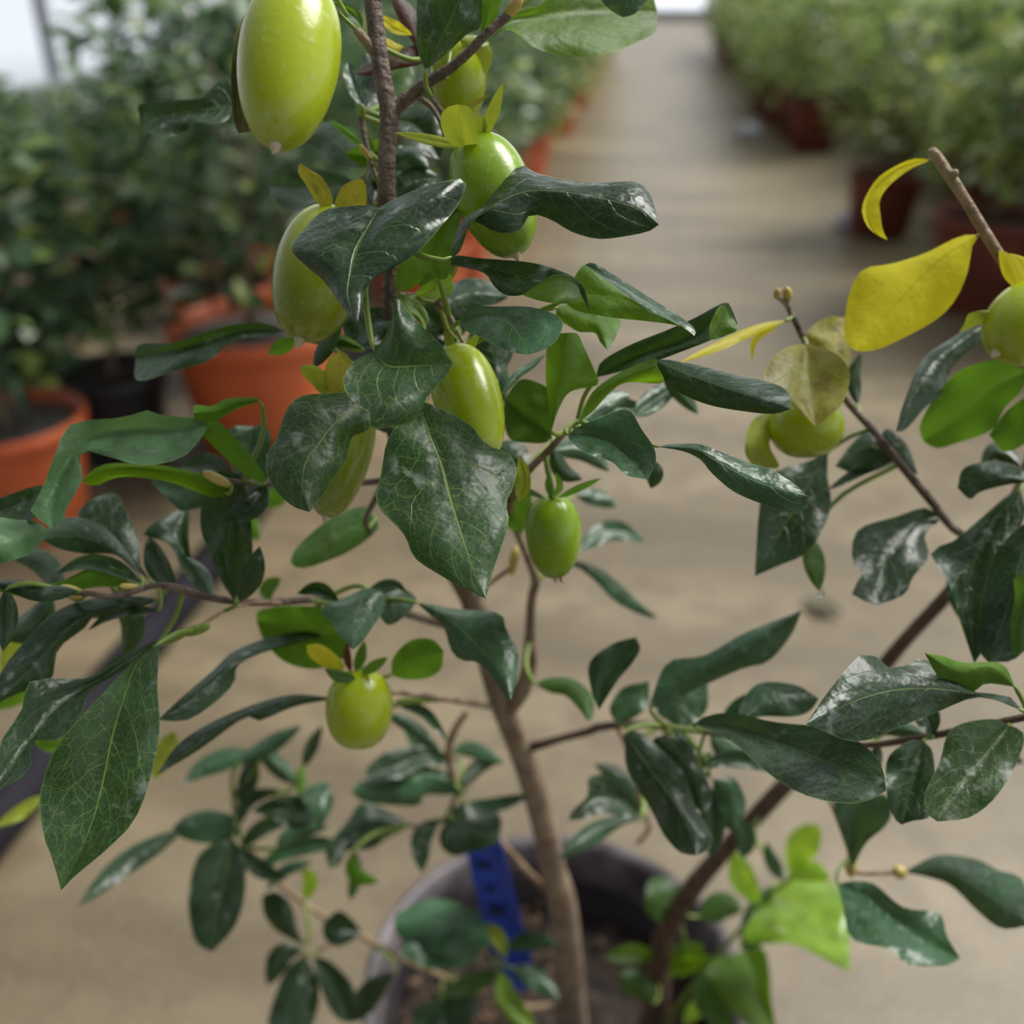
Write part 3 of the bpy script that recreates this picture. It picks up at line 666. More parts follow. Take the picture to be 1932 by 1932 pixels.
# ---- leaves: material | depth base,tip (m) | edge offset cm (left,right) | midrib | one edge | other edge | flags (u = underside seen, n = no stalk, f = flat)
LEAVES = '''
h|.335,.300|.2,.3|797,775 815,830 835,880 850,940 875,1020 897,1085 917,1130|775,795 745,808 728,840 722,875 716,905 708,935 720,965 762,1008 782,1052 830,1085 880,1112|800,758 855,782 890,803 918,838 960,855 975,885 968,920 955,950 960,985 943,1040 928,1085|
h|.318,.300|.2,.3,0|704,662 722,682 740,692 780,690 820,688 854,686|722,642 738,605 746,562 775,592 806,625 832,650|668,682 648,714 655,745 682,770 698,780 700,808 752,803 788,786 808,745 838,714|
u|.312,.320|0|752,566 770,575 790,590 805,612|749,560 762,556 786,565 803,585 810,605|757,575 775,592 790,605 803,622|n
d|.318,.303|.3,.5|715,392 697,425 672,470 660,520 656,560 674,606|700,388 655,389 608,398 575,430 548,468 575,500 612,532 648,582|740,378 800,352 875,338 869,380 828,432 795,470 748,502 700,528 686,560|n
u|.350,.345|.2|828,527 815,480 822,440 845,405 873,390|800,505 775,482 792,440 830,415|845,522 855,470 866,425|
h|.335,.318|.5,.2|688,764 660,778 628,803 600,840 577,872 571,920 584,966|662,742 620,742 572,746 545,765 530,800 520,830 504,858 503,892 520,925 552,955|696,780 698,806 686,816 664,826 655,865 635,895 610,935|
d|.326,.312|.5,.4|848,492 875,440 920,395 985,362 1050,360 1120,370 1200,392 1243,424|868,420 905,392 938,356 978,312 1012,326 1060,338 1120,345 1200,343 1228,368|870,470 890,418 930,436 962,441 988,430 990,413 1010,405 1042,416 1080,438 1130,451 1185,445 1225,436|
d|.350,.330|.1,.1|845,500 905,500 960,515 1030,530 1085,540 1112,590|860,482 905,487 1000,495 1060,512 1094,532 1108,562|880,506 915,516 932,540 958,558 1002,552 1040,522 1085,530|
u|.334,.325|0,.3|985,556 1020,535 1060,524 1090,535 1110,586|1005,545 1040,520 1075,520 1098,545|1000,562 1030,570 1065,573 1096,566|n
u|.345,.325|.2,.1|1062,568 1110,556 1180,566 1240,590 1306,630|1080,530 1100,500 1120,500 1150,530 1185,560 1240,592|1085,585 1112,592 1160,600 1220,606 1275,614|
p|.326,.316|.1,-.2|1104,500 1150,524 1200,556 1255,590 1310,634|1122,497 1180,532 1240,570 1290,602 1312,622|1130,518 1175,552 1228,588 1280,612|n
p|.340,.320|.3,.2|868,606 905,592 950,598 985,640 998,669|882,582 945,578 1000,579 1045,592 1062,608 1052,640 1030,658|880,625 905,635 940,655 972,666|
u|.360,.350|.2|1050,580 1090,600 1125,615 1146,660|1072,574 1125,584 1170,602 1160,640|1050,600 1068,612 1092,626 1122,628 1132,645|
u|.355,.345|.2,.4|1040,815 1046,785 1056,740 1068,700 1066,655 1072,628|1036,770 1030,720 1030,680 1034,645 1052,630|1056,768 1078,738 1128,726 1120,695 1102,655 1090,630|
d|.385,.395|.2|1042,822 1015,800 985,780 952,752|1030,835 1000,836 962,828 950,790|1042,790 1040,740 1010,720 980,717 955,748|u
d|.385,.385|.2|940,722 932,680 925,645 905,615|920,700 898,665 890,640|958,690 968,660 945,625|
p|.375,.385|.1|945,748 975,708 1005,688 1032,665|w16|w16|
d|.365,.345|.3,.2|1125,712 1200,672 1290,640 1350,612 1392,612|1135,682 1190,650 1260,622 1310,600 1358,574 1375,572|1160,704 1230,684 1290,662 1345,640|
u|.340,.342|.1|1338,640 1352,610 1368,575|1350,640 1372,632 1392,618|1340,610 1356,580|n
d|.340,.312|.3,.3|1236,680 1300,706 1380,735 1492,772|1262,679 1320,690 1390,707 1455,722 1487,740|1245,705 1262,728 1295,748 1345,766 1410,777 1460,781|n
u|.365,.342|.1|1092,797 1115,765 1140,738 1185,710 1240,690|1108,755 1130,728 1175,700 1234,677|1120,775 1150,742 1182,722 1250,722|
p|.355,.338|.3,.3|1070,820 1115,822 1160,842 1200,880 1222,906|1092,804 1130,790 1183,772 1212,812 1234,845 1237,875|1078,834 1100,852 1125,862 1155,872 1180,896 1205,902|
d|.395,.40|.1|1228,868 1235,895 1228,922|w34|w34|
p|.345,.325|.2,.2|1240,843 1310,848 1350,868 1420,905 1480,925 1522,936|1270,837 1320,838 1360,852 1410,872 1455,886 1500,914|1290,852 1322,868 1342,892 1382,926 1425,946 1480,964 1512,968|
p|.42,.43|.1|1195,788 1235,755 1285,722|w44|w40|
p|.42,.43|.2|1250,712 1285,745 1318,782|w34|w30|
p|.39,.40|.1|1098,798 1135,765 1190,745|w50|w40|
d|.40,.385|.1|870,640 842,625 810,600 800,572|850,655 815,652 797,615|885,610 878,585 845,564 815,564|
d|.385,.38|.1|742,590 700,612 660,655|720,580 680,585 645,610|738,630 705,655 680,660|
p|.372,.36|.1|592,695 622,645 645,605|w34|w30|
d|.36,.38|.2,.2|690,660 640,640 590,640 555,628|w22|w20|u
d|.42,.43|.2|668,348 610,348 560,350 508,350|650,330 600,318 540,316 515,325|640,385 590,405 540,395 512,372|
g|.40,.41|.1|694,285 655,250 620,225|w14|w12|u
d|.42,.44|.2|690,318 660,290 610,255 560,262|w70|w60|
p|.39,.40|.1|685,200 668,165 655,118|670,190 652,160 648,130|690,180 682,150 664,120|
d|.385,.40|.1|690,205 705,170 702,135|w34|w30|
g|.39,.40|.1|735,310 720,250 700,235|w46|w46|
p|.41,.42|.2|742,380 770,330 772,285|745,350 742,300 752,275|790,350 800,320 795,285|
d|.39,.40|.1|745,372 780,345 830,335|w60|w50|
d|.37,.38|.1|705,385 702,350 700,310|w22|w22|
g|.40,.41|.1|732,190 760,160 770,110|w50|w40|
d|.39,.40|.2|742,225 790,240 830,300|w80|w70|
d|.37,.385|.2|862,480 840,500 790,540|w60|w60|u
p|.40,.41|.3|830,580 880,555 960,560|w60|w60|
n|.365,.36|.1|790,558 820,545 853,530|785,550 815,528 848,515|815,562 845,560 856,545|
u|.37,.365|.1|752,552 762,515 800,480|745,530 752,500 775,475|775,545 798,525 815,500|
d|.345,.325|.2,.3|803,133 830,78 862,10 880,-45|788,95 786,40 795,-20|835,108 880,66 905,52 912,20 912,-20|
g|.345,.34|.1|905,78 918,40 935,-25|908,55 908,10 915,-25|925,60 940,20 952,-20|u
u|.365,.385|.3,.4|918,85 963,38 1035,26 1110,20 1240,22|975,20 1020,8 1060,-30 1130,-50 1220,-30|962,52 1000,86 1050,103 1100,107 1160,97 1205,78 1238,58|
p|.35,.355|.2|1190,-75 1185,-20 1176,33|1140,-50 1132,-8 1150,18|1235,-50 1226,-8 1200,24|
d|.38,.39|.1|1090,-15 1050,8 1010,30|w26|w26|
g|.345,.35|.1|622,2 650,14 668,28 684,52|640,4 668,14 684,34|630,14 650,30 672,46|
b|.375,.38|.1|800,110 775,50 745,-12|785,90 755,40 738,0|808,80 800,40 765,0|
b|.372,.372|.1|668,140 730,122 812,104|690,124 740,100 790,84|700,142 740,132 790,122|n
y|.37,.365|.1|716,30 745,52 778,66|w26|w22|n
y|.37,.37|.1|716,72 740,90 762,88|w24|w22|n
k|.318,.305|-.2|500,-20 462,60 446,150 450,252|485,-10 446,60 436,140 440,220|500,40 475,120 480,235|n
d|.40,.395|.2|445,195 400,205 340,212 300,222 268,252|440,160 418,150 398,165 385,182 340,188 264,196 262,212|430,225 400,234 368,230 352,248 315,258 282,250|
d|.385,.40|.3,.2|540,625 470,622 400,640 330,660 255,678|500,610 455,610 400,622 330,646 262,650|500,634 440,642 395,680 330,700 260,718|
g|.40,.405|.1|560,640 530,655 505,668|w30|w30|u
g|.375,.36|.3,.3|492,756 450,760 410,775 365,780|480,750 430,752 400,766 368,764|470,764 440,775 400,798 370,796|u
l|.37,.355|.4,.3|395,797 330,815 250,812 165,832 120,885 98,940 98,998|370,790 300,782 270,773 235,787 135,800 105,855 78,925 58,965|380,826 342,864 270,878 205,862 152,852 156,905 130,950 115,988|n
g|.375,.368|.1|500,912 465,878 430,845 386,798|478,905 430,868 385,822|496,890 452,835 412,796|u
u|.38,.375|.2|432,932 350,898 270,882 200,886 154,908|418,908 330,882 250,874 190,878|400,938 330,912 260,900 215,902 180,917|u
d|.375,.37|.2|95,925 50,945 -20,975|80,915 40,925 -20,950|80,965 40,990 -20,990|n
l|.36,.35|.2|90,1000 40,1010 -50,1030|70,984 30,980 -50,975|70,1035 30,1055 -50,1070|n
g|.44,.43|.2|708,975 640,1010 590,1040 548,1062|692,955 640,968 588,1005 555,1040|712,1000 660,1040 600,1065 565,1072|
d|.40,.385|.3,.3|444,1134 430,1070 432,1010 440,955 452,895|425,1110 398,1050 378,995 385,930 410,890|455,1100 474,1075 476,1010 468,940|
d|.415,.43|.2|372,1112 352,1050 340,1005 352,955|345,1080 318,1025 270,1008 310,975|362,1070 356,1010 358,970|
d|.40,.41|.3|285,1098 235,1040 190,985 165,945|240,1060 190,1010 145,975|266,1065 262,1020 238,965 215,930|
d|.395,.39|.2|268,1090 210,1038 150,1012 80,1018|240,1040 190,990 130,975 95,990|220,1048 160,1045 110,1035|
p|.39,.38|.2|270,1102 215,1068 160,1060 105,1082|w34|w30|
g|.385,.37|.1|262,1106 210,1090 150,1100 80,1112 -20,1112|230,1075 170,1072 110,1098 40,1100|230,1108 180,1108 120,1120 40,1125|u
d|.39,.37|.2,.3|300,1130 220,1148 150,1170 90,1230 -10,1330|260,1125 180,1128 110,1150 60,1195 0,1270|250,1150 190,1150 160,1185 110,1225 95,1285 30,1310|
d|.39,.40|.1|300,1152 250,1150 200,1165 165,1190|w20|w18|
d|.37,.36|.1|150,1115 80,1118 20,1105 -20,1100|w36|w34|
d|.36,.36|.1|10,1110 15,1160 5,1230|w40|w40|
d|.375,.345|.3,.3|306,1204 210,1268 110,1330 40,1420 -25,1510|260,1222 215,1240 170,1278 60,1284 40,1340 -10,1420|270,1245 175,1300 152,1350 118,1395 62,1398 55,1455 0,1490|
h|.350,.325|.2,.3|300,1214 262,1245 236,1310 212,1390 198,1460 178,1540 145,1620 115,1680|270,1232 235,1265 155,1350 102,1415 75,1500 80,1570 100,1625|300,1240 297,1300 302,1365 290,1445 255,1545 195,1608 142,1652|
d|.44,.39|.3|655,1188 600,1200 540,1215 430,1262 298,1358|560,1192 490,1208 435,1232 405,1262 340,1318|530,1222 452,1248 442,1288 400,1330 350,1360|
d|.44,.40|.2|640,1318 560,1322 480,1345 395,1385 296,1462|560,1310 490,1325 400,1362 335,1405|560,1332 490,1360 462,1354 390,1405 355,1428|
g|.43,.445|.3|655,1190 600,1195 540,1180 484,1172|650,1155 600,1145 540,1143 488,1152|655,1235 600,1262 540,1250 500,1212|u
p|.405,.375|.3,.3|692,1108 680,1140 668,1175 666,1226|670,1118 632,1136 603,1150 625,1175 645,1205|722,1118 724,1150 702,1185 684,1210|
d|.42,.43|.1|700,1128 730,1140 782,1140|712,1115 760,1110 785,1128|715,1160 735,1180 770,1158|
d|.42,.42|.1|690,1120 740,1105 768,1120|w28|w24|
p|.42,.375|.3,.3|785,1136 850,1170 900,1218 945,1270 964,1322|810,1140 870,1150 942,1156 956,1190 978,1228 975,1275|805,1155 836,1182 850,1225 870,1246 902,1250 930,1280 952,1312|
g|.43,.42|.2|738,1274 775,1248 837,1228|742,1240 775,1208 815,1206|765,1282 805,1280 832,1262|u
g|.47,.47|.1|510,1135 505,1112 530,1090|w32|w28|
p|.50,.50|.1|742,1325 800,1345 845,1400|w24|w20|
p|.50,.52|.1|725,1345 780,1375 835,1425|w30|w26|
p|.62,.62|.1|850,1420 890,1415 950,1442|w34|w30|
d|.62,.60|.2|870,1435 800,1425 745,1450 690,1465|840,1420 795,1408 735,1416 695,1445|850,1445 800,1445 760,1468|
p|.62,.59|.3|880,1490 800,1462 740,1475 662,1492|860,1465 790,1442 740,1455 680,1475|850,1500 800,1500 790,1520 720,1518 680,1510|
d|.62,.60|.2|775,1556 720,1560 660,1590 622,1640|740,1535 685,1512 655,1550 615,1600|740,1575 700,1602 655,1605 642,1630|
d|.61,.60|.1|828,1545 795,1580 796,1648|w42|w38|
d|.61,.595|.3|845,1532 880,1560 940,1592|880,1512 920,1520 946,1545|838,1560 842,1600 890,1608|
d|.605,.60|.1|850,1545 850,1590 880,1612|w40|w40|
p|.61,.60|.1|880,1515 930,1520 1000,1500|w30|w26|
d|.59,.58|.3|573,1508 540,1528 475,1530|560,1500 530,1502 500,1512|600,1545 560,1565 520,1548|n
p|.58,.58|.2|573,1510 600,1500 625,1490|570,1495 600,1476 622,1480|600,1560 622,1535 630,1510|n
u|.60,.58|.05|570,1440 568,1480 574,1520|w22|w22|n
d|.58,.58|.1|572,1448 588,1410 608,1368|w26|w24|
p|.59,.58|.2|450,1440 500,1412 570,1368|w36|w34|
p|.60,.58|.2|490,1425 430,1430 380,1450 345,1480|w46|w40|
d|.60,.60|.2|450,1515 470,1470 480,1420|w40|w36|
p|.61,.59|.2|455,1580 430,1555 380,1548 325,1562|450,1545 400,1528 350,1540|440,1580 395,1592 345,1582|
d|.60,.57|.2|345,1565 290,1595 220,1640 146,1712|w46|w40|
d|.60,.57|.3|440,1580 430,1640 410,1710 400,1796|400,1592 368,1625 355,1700 368,1775|462,1620 462,1690 442,1750|
p|.62,.62|.2|655,1600 600,1592 530,1610 480,1650|w36|w34|
p|.62,.62|.1|590,1625 540,1640 500,1680|w26|w22|
d|.63,.62|.2|575,1785 540,1750 515,1720 494,1690|560,1750 548,1705 520,1682|555,1775 520,1755 498,1725|
d|.65,.64|.2|682,1758 650,1750 608,1748|665,1735 640,1718 615,1735|665,1775 635,1786 612,1770|
d|.66,.66|.2|570,1792 530,1800 504,1860|w50|w40|
d|.66,.64|.3|575,1800 560,1860 525,1945|540,1830 515,1890 505,1935|600,1850 600,1900 580,1945|
d|.66,.66|.3|590,1805 630,1850 660,1930|620,1812 660,1850 672,1890|600,1850 620,1900 640,1925|
d|.66,.67|.2|745,1835 700,1870 655,1930|725,1835 690,1850 660,1890|735,1855 710,1900 680,1925|
p|.68,.66|.3|925,1765 870,1745 800,1740 742,1745|900,1725 850,1700 800,1700 750,1722|915,1790 870,1805 810,1795 755,1770|n
p|.68,.67|.3|905,1800 850,1775 790,1770 750,1800|900,1790 850,1765 790,1755|890,1815 850,1830 800,1825|
c|.68,.68|.1|905,1745 935,1765 955,1808|w34|w30|n
p|.69,.68|.1|955,1790 1005,1775 1056,1785|w40|w36|n
p|.70,.70|.1|960,1825 1005,1845 1056,1885|w44|w40|
n|.71,.70|.1|945,1830 960,1890 1015,1945|w44|w40|n
g|.71,.71|.1|940,1832 900,1850 830,1880|w44|w40|
d|.72,.72|.2|870,1850 860,1900 880,1950|w90|w90|
p|.71,.71|.2|830,1890 810,1920 800,1960|w60|w60|
g|.60,.60|.1|662,1610 670,1650 715,1665|w30|w30|u
g|.61,.62|.1|660,1700 672,1650 668,1600|w26|w24|
n|.63,.63|.1|570,1640 585,1660 575,1700|w30|w28|u
d|.43,.44|.1|1130,1340 1140,1280 1200,1202|1115,1300 1112,1250 1155,1215|1165,1285 1190,1255 1208,1225|
g|.50,.47|.2|1010,1292 1060,1290 1095,1310 1110,1362|1030,1280 1080,1280 1118,1312 1120,1350|1040,1308 1065,1312 1090,1335|
p|.46,.42|.3|1224,1335 1265,1295 1330,1265 1400,1228 1512,1152|1235,1300 1262,1248 1330,1236 1400,1196 1460,1172|1245,1335 1310,1302 1400,1262 1450,1248 1495,1195|
p|.50,.50|.2|1160,1362 1185,1325 1225,1285|1150,1335 1175,1298|1190,1358 1222,1330|
p|.48,.49|.2|1285,1372 1285,1330 1335,1290|1240,1345 1255,1295 1300,1282|1310,1365 1335,1335|
p|.41,.42|.2|1400,1360 1450,1320 1545,1318|1395,1335 1430,1290 1500,1292|1440,1352 1500,1352 1530,1340|
d|.385,.35|.3,.4|1308,1366 1400,1378 1500,1412 1600,1458 1672,1492|1335,1350 1385,1345 1460,1362 1550,1372 1622,1400 1662,1440|1335,1378 1385,1402 1440,1452 1500,1492 1562,1512 1625,1515|
d|.36,.34|.3,.3|1932,1342 1850,1312 1740,1298 1640,1312 1520,1366|1900,1312 1830,1302 1752,1242 1685,1262 1636,1230 1592,1268 1555,1315|1900,1328 1840,1316 1765,1345 1702,1370 1640,1396 1600,1398 1560,1382|
d|.365,.35|.2|1915,1296 1868,1258 1810,1268 1744,1232|1890,1252 1820,1250 1780,1238|1860,1290 1830,1308 1780,1290|u
h|.375,.35|.3|1905,1368 1845,1440 1795,1498 1768,1550|1868,1356 1795,1375 1772,1440 1744,1500 1752,1540|1932,1385 1922,1432 1882,1500 1830,1542|
d|.395,.385|.3|1742,1398 1730,1440 1715,1500 1700,1556|1715,1398 1675,1430 1672,1490 1685,1540|1760,1420 1764,1490 1755,1540 1725,1548|
p|.49,.47|-.4,-.4|1608,1640 1614,1580 1625,1500|1595,1590 1578,1540 1575,1505|1635,1590 1668,1562 1682,1535 1672,1500|
p|.50,.46|.3|1705,1646 1790,1645 1870,1690 1945,1745|1735,1628 1775,1612 1840,1620 1885,1642 1930,1660|1750,1655 1795,1672 1845,1720 1890,1752|
p|.47,.45|.3|1580,1668 1650,1700 1730,1765 1812,1808|1610,1662 1650,1668 1705,1712 1772,1722 1786,1765|1590,1710 1605,1770 1655,1785 1682,1792 1712,1820 1785,1822|
d|.46,.425|.3|1178,1382 1220,1440 1268,1505 1300,1560 1312,1614|1178,1410 1182,1450 1202,1485 1230,1532 1252,1575 1282,1608|1205,1380 1255,1422 1292,1462 1310,1520 1346,1580 1335,1604|
d|.47,.455|.2|1255,1385 1290,1430 1320,1480 1325,1535|1230,1400 1270,1450 1300,1510|1300,1400 1318,1440 1342,1490 1338,1525|
d|.54,.52|.3|1210,1538 1165,1505 1120,1510 1072,1548|1200,1500 1178,1466 1112,1465 1110,1500 1080,1530|1190,1545 1140,1535 1100,1545|
p|.57,.54|.2|1212,1545 1140,1560 1095,1585 1052,1622|1180,1538 1120,1550 1080,1580|1170,1560 1130,1590 1085,1612|
p|.50,.50|.2|1345,1470 1380,1500 1385,1570|1345,1500 1355,1550|1385,1468 1408,1520|
p|.50,.50|.2|1330,1480 1345,1540 1340,1620|w50|w50|
p|.46,.47|.2|1320,1450 1370,1432 1430,1440 1480,1460|w36|w32|
p|.48,.48|.2|1340,1465 1300,1450 1345,1420|w30|w30|
p|.62,.61|.1|1478,1662 1455,1620 1445,1588|w30|w26|
p|.60,.60|.1|1400,1620 1410,1580 1395,1540|w40|w36|
n|.675,.66|.2|1488,1648 1495,1600 1545,1556|1482,1620 1486,1580 1515,1556|1512,1635 1542,1610 1550,1575|n
n|.675,.65|.2|1485,1655 1530,1640 1568,1655|1500,1635 1540,1625|1510,1662 1550,1665|n
n|.68,.66|.2|1432,1706 1405,1665 1382,1612|1412,1700 1378,1668 1375,1630|1434,1680 1418,1635 1398,1610|n
n|.69,.64|.3|1450,1682 1500,1700 1550,1750 1604,1834|1480,1658 1560,1660 1602,1700 1602,1770|1400,1770 1440,1780 1500,1782 1560,1812|n
g|.69,.66|.3|1460,1690 1430,1730 1396,1792|1455,1670 1425,1690 1400,1730|1450,1730 1440,1780 1415,1795|n
u|.72,.68|.3|1405,1795 1430,1850 1465,1945|1440,1790 1452,1830 1455,1880|1350,1810 1335,1840 1380,1900 1420,1945|n
g|.72,.70|.2|1350,1820 1345,1870 1370,1945|w80|w80|n
g|.72,.70|.2|1282,1722 1250,1700 1218,1690|1290,1680 1255,1655 1225,1662|1275,1735 1245,1740 1220,1720|
g|.71,.70|.2|1320,1730 1365,1710 1400,1720|w60|w56|
u|.745,.72|.2|1238,1806 1195,1800 1142,1806|w42|w40|n
g|.75,.73|.2|1235,1895 1205,1860 1165,1836|1230,1850 1195,1828|1218,1888 1180,1872|
u|.75,.74|.1|1265,1830 1290,1800 1330,1785|w40|w40|n
u|.75,.74|.1|1265,1840 1300,1820 1345,1805|w34|w34|u
n|.76,.74|.1|1290,1935 1320,1900 1365,1885|w36|w30|n
y|.395,.37|.3,.3|1848,443 1790,475 1740,520 1680,585 1614,662|1810,446 1745,478 1680,498 1628,508 1604,550 1594,600 1596,645|1832,470 1828,505 1806,560 1768,602 1700,640 1650,661|u
y|.385,.375|.1|1757,302 1700,315 1660,345 1638,375 1636,410 1650,440 1675,453|1720,300 1665,328 1640,358 1626,395 1640,432|1720,318 1680,348 1660,378 1662,410 1666,435|u
o|.395,.375|.4,.4|1522,650 1525,700 1530,760 1540,806|1495,652 1465,668 1443,700 1448,728 1495,765|1560,658 1590,678 1604,710 1590,760 1565,785|
o|.40,.41|.2|1560,690 1575,650 1597,600|1530,655 1520,630 1560,598|1600,690 1606,650 1602,615|
y|.395,.365|.05|1486,604 1430,620 1350,655 1278,686|w20|w18|
y|.40,.40|.05|1470,612 1425,640 1418,682|w14|w12|n
c|.41,.40|.1|1475,770 1440,790 1420,880|1440,780 1415,800 1405,850|1465,800 1452,840 1470,882|n
d|.42,.40|.3|1885,600 1820,640 1740,710 1690,815|1855,604 1785,645 1740,680 1705,760|1860,632 1800,690 1782,738 1745,770 1710,810|
g|.41,.42|.3|1940,700 1870,730 1800,790 1742,832|1880,680 1810,700 1760,755 1735,805|1925,740 1895,770 1870,812 1800,838 1765,846|u
g|.40,.40|.2|1950,770 1910,810 1866,820|1945,745 1900,775|1940,830 1895,852|u
d|.40,.41|.3|1940,910 1880,905 1806,920|1930,885 1880,870 1820,882|1900,915 1850,928 1830,942|
d|.44,.41|.3|1776,975 1720,985 1680,1030 1665,1085 1655,1142|1745,958 1690,975 1618,1000 1608,1060 1628,1082 1606,1120|1770,985 1745,1010 1752,1050 1722,1090 1706,1122|
d|.42,.40|.4|1925,925 1870,990 1835,1070 1825,1150 1838,1252|1900,935 1850,978 1800,1020 1755,1042 1790,1100 1812,1175|1935,970 1905,1040 1895,1120 1870,1200|
d|.39,.39|.3|1945,980 1925,1060 1900,1150 1865,1250|1905,1010 1870,1060 1850,1150 1845,1220|1960,1060 1950,1160 1920,1240|
g|.385,.385|.3|1950,1080 1935,1150 1920,1240|1915,1090 1895,1150 1888,1210|1965,1150 1960,1200|
d|.44,.41|.2|1562,852 1520,925 1475,1000 1424,1087|1520,872 1462,890 1438,930 1430,985|1562,900 1568,950 1552,1000 1520,1045 1475,1065|
g|.435,.425|.1|1525,1010 1535,1060 1546,1116|w44|w40|
d|.43,.43|.2|1685,868 1640,840 1575,880|1680,830 1640,812 1600,845|1665,880 1620,895|
d|.43,.435|.1|1690,872 1630,885 1560,925|w22|w20|
d|.425,.43|.2|1662,815 1700,860 1732,895|1680,810 1712,840|1668,850 1700,885|
d|.43,.43|.1|1618,765 1612,710 1625,665|w30|w26|
g|.46,.46|.1|1645,1400 1690,1350 1740,1300|w30|w30|
d|.40,.41|.2|1760,1390 1745,1345 1700,1325|w50|w50|
p|.42,.43|.2|1745,1385 1690,1375 1640,1380|w30|w30|
p|.52,.53|.1|1085,932 1125,940 1166,955|w36|w32|
p|.52,.53|.1|1090,1042 1140,1005 1180,1005 1218,1028|w42|w36|
p|.52,.53|.1|1010,1096 1075,1062 1130,1085 1180,1122 1242,1166|1060,1060 1105,1062 1150,1085 1205,1135|1075,1068 1118,1092 1160,1135 1215,1162|
g|.44,.43|.1|985,1005 975,965 1000,925|w60|w56|u
c|.37,.365|.1|978,948 992,905 980,858|972,925 974,885|1000,925 998,885|n
d|.42,.42|.1|1000,880 960,850 935,840|w50|w50|
d|.40,.41|.2|505,912 470,880 430,830|w60|w50|
p|.40,.405|.2|505,905 470,850 480,805|450,870 415,835 440,805|500,870 512,830 500,800|
d|.40,.41|.2|430,905 400,880 340,880|w50|w50|
p|.41,.41|.2|420,915 370,935 340,965|395,905 330,900 285,905|400,950 370,960|
g|.50,.50|.1|100,1240 40,1290 -10,1340|w70|w60|u
c|.52,.52|.1|60,1160 30,1220 0,1280|w60|w50|
g|.50,.50|.1|130,1400 90,1400 60,1380|w36|w30|u
c|.50,.50|.1|330,1380 310,1420 290,1470|w50|w40|
c|.52,.52|.1|80,1500 40,1530 -10,1560|w30|w24|
g|.52,.52|.1|470,945 465,985 490,1020|w44|w40|u
p|.60,.59|.2|560,1480 520,1440 480,1405|w40|w34|
p|.61,.60|.2|452,1600 500,1560 560,1545|w34|w30|
d|.62,.61|.2|452,1600 490,1640 540,1660|w40|w34|
p|.61,.60|.2|520,1600 560,1570 620,1560|w36|w30|
d|.60,.59|.1|448,1560 470,1510 530,1490|w30|w26|
p|.62,.63|.2|845,1440 800,1410 760,1370|w34|w30|
d|.61,.62|.2|870,1490 900,1450 950,1430|w30|w26|
d|.60,.58|.2|1205,1500 1160,1460 1120,1440|w36|w30|
p|.58,.57|.2|1190,1420 1230,1450 1290,1500|w44|w38|
p|.56,.55|.2|1250,1372 1290,1400 1300,1450|w40|w34|
p|.50,.49|.2|1340,1385 1370,1420 1430,1440|w44|w36|
p|.47,.46|.2|1360,1380 1400,1340 1480,1310|w50|w44|
d|.45,.44|.2|1600,1406 1570,1440 1500,1470|w40|w34|
d|.43,.43|.2|1660,1404 1640,1450 1610,1500|w40|w34|
d|.40,.41|.2|745,820 720,780 690,700|w60|w54|
d|.41,.42|.2|750,840 780,790 790,720|w60|w50|
p|.40,.41|.2|885,655 930,700 950,760|w54|w46|
d|.40,.41|.2|880,650 920,630 985,640|w50|w44|
d|.40,.41|.2|740,640 780,670 830,690|w56|w50|
p|.43,.44|.2|1035,850 1100,850 1150,890|w44|w40|
d|.41,.42|.2|1040,845 1060,890 1100,905|w36|w32|
p|.42,.43|.2|1095,790 1150,770 1230,775|w44|w40|
d|.42,.43|.2|1000,885 960,920 930,960|w50|w44|
d|.39,.38|.2|450,1136 480,1080 490,1030|w46|w40|
p|.40,.41|.2|400,1130 380,1090 350,1050|w40|w36|
d|.41,.42|.2|330,1108 300,1070 280,1010|w50|w44|
d|.40,.41|.2|250,1108 210,1140 150,1160|w44|w38|
d|.42,.43|.2|220,1125 250,1180 230,1240|w50|w44|
d|.41,.42|.2|640,1135 600,1110 560,1120|w30|w26|
d|.41,.42|.2|120,1118 80,1060 20,1050|w50|w46|
d|.41,.42|.2|100,1125 60,1180 -10,1200|w60|w54|
d|.48,.49|.2|1850,1372 1880,1420 1932,1440|w50|w40|
d|.45,.46|.2|1890,985 1900,1100 1880,1230|w90|w80|
d|.44,.45|.2|1860,1010 1820,1100 1840,1200|w80|w70|
d|.44,.45|.2|1930,880 1880,850 1850,880|w40|w36|
d|.39,.38|.2|500,912 480,950 420,980|w50|w44|
d|.40,.41|.2|560,912 540,880 490,860|w40|w36|
d|.37,.38|.2|720,180 700,140 690,100|w44|w40|
g|.39,.40|.2|735,260 700,290 650,290|w50|w44|u
p|.39,.40|.2|735,320 770,300 810,320|w50|w44|
d|.40,.41|.2|735,390 710,430 700,480|w44|w40|
g|.52,.52|.1|540,905 520,940 505,960|w40|w36|u
'''
geos = []
for i, ln in enumerate(LEAVES.strip().split('\n')):
    g_ = leaf_geo(ln, *( (28, 7) if i < 60 else (18, 4)), seed=i); geos.append((g_[5], i, g_))
geos.sort(key=lambda q: -q[0])
LABY = {'y': 'yellow leaf', 'o': 'brown-blotched yellowing leaf', 'n': 'bright fresh yellow-green leaf', 'b': 'dried reddish brown leaf'}
for a_, i, (mt, V_, F_, U_, MI, ar) in geos[:100]:
    o = newobj('leaf', V_, F_, [M[mt], M['pet']], root, U_, MI)
    if mt in LABY: tag(o, LABY[mt])
V_, F_, U_, MI = [], [], [], []; mts = sorted({g[2][0] for g in geos[100:]})
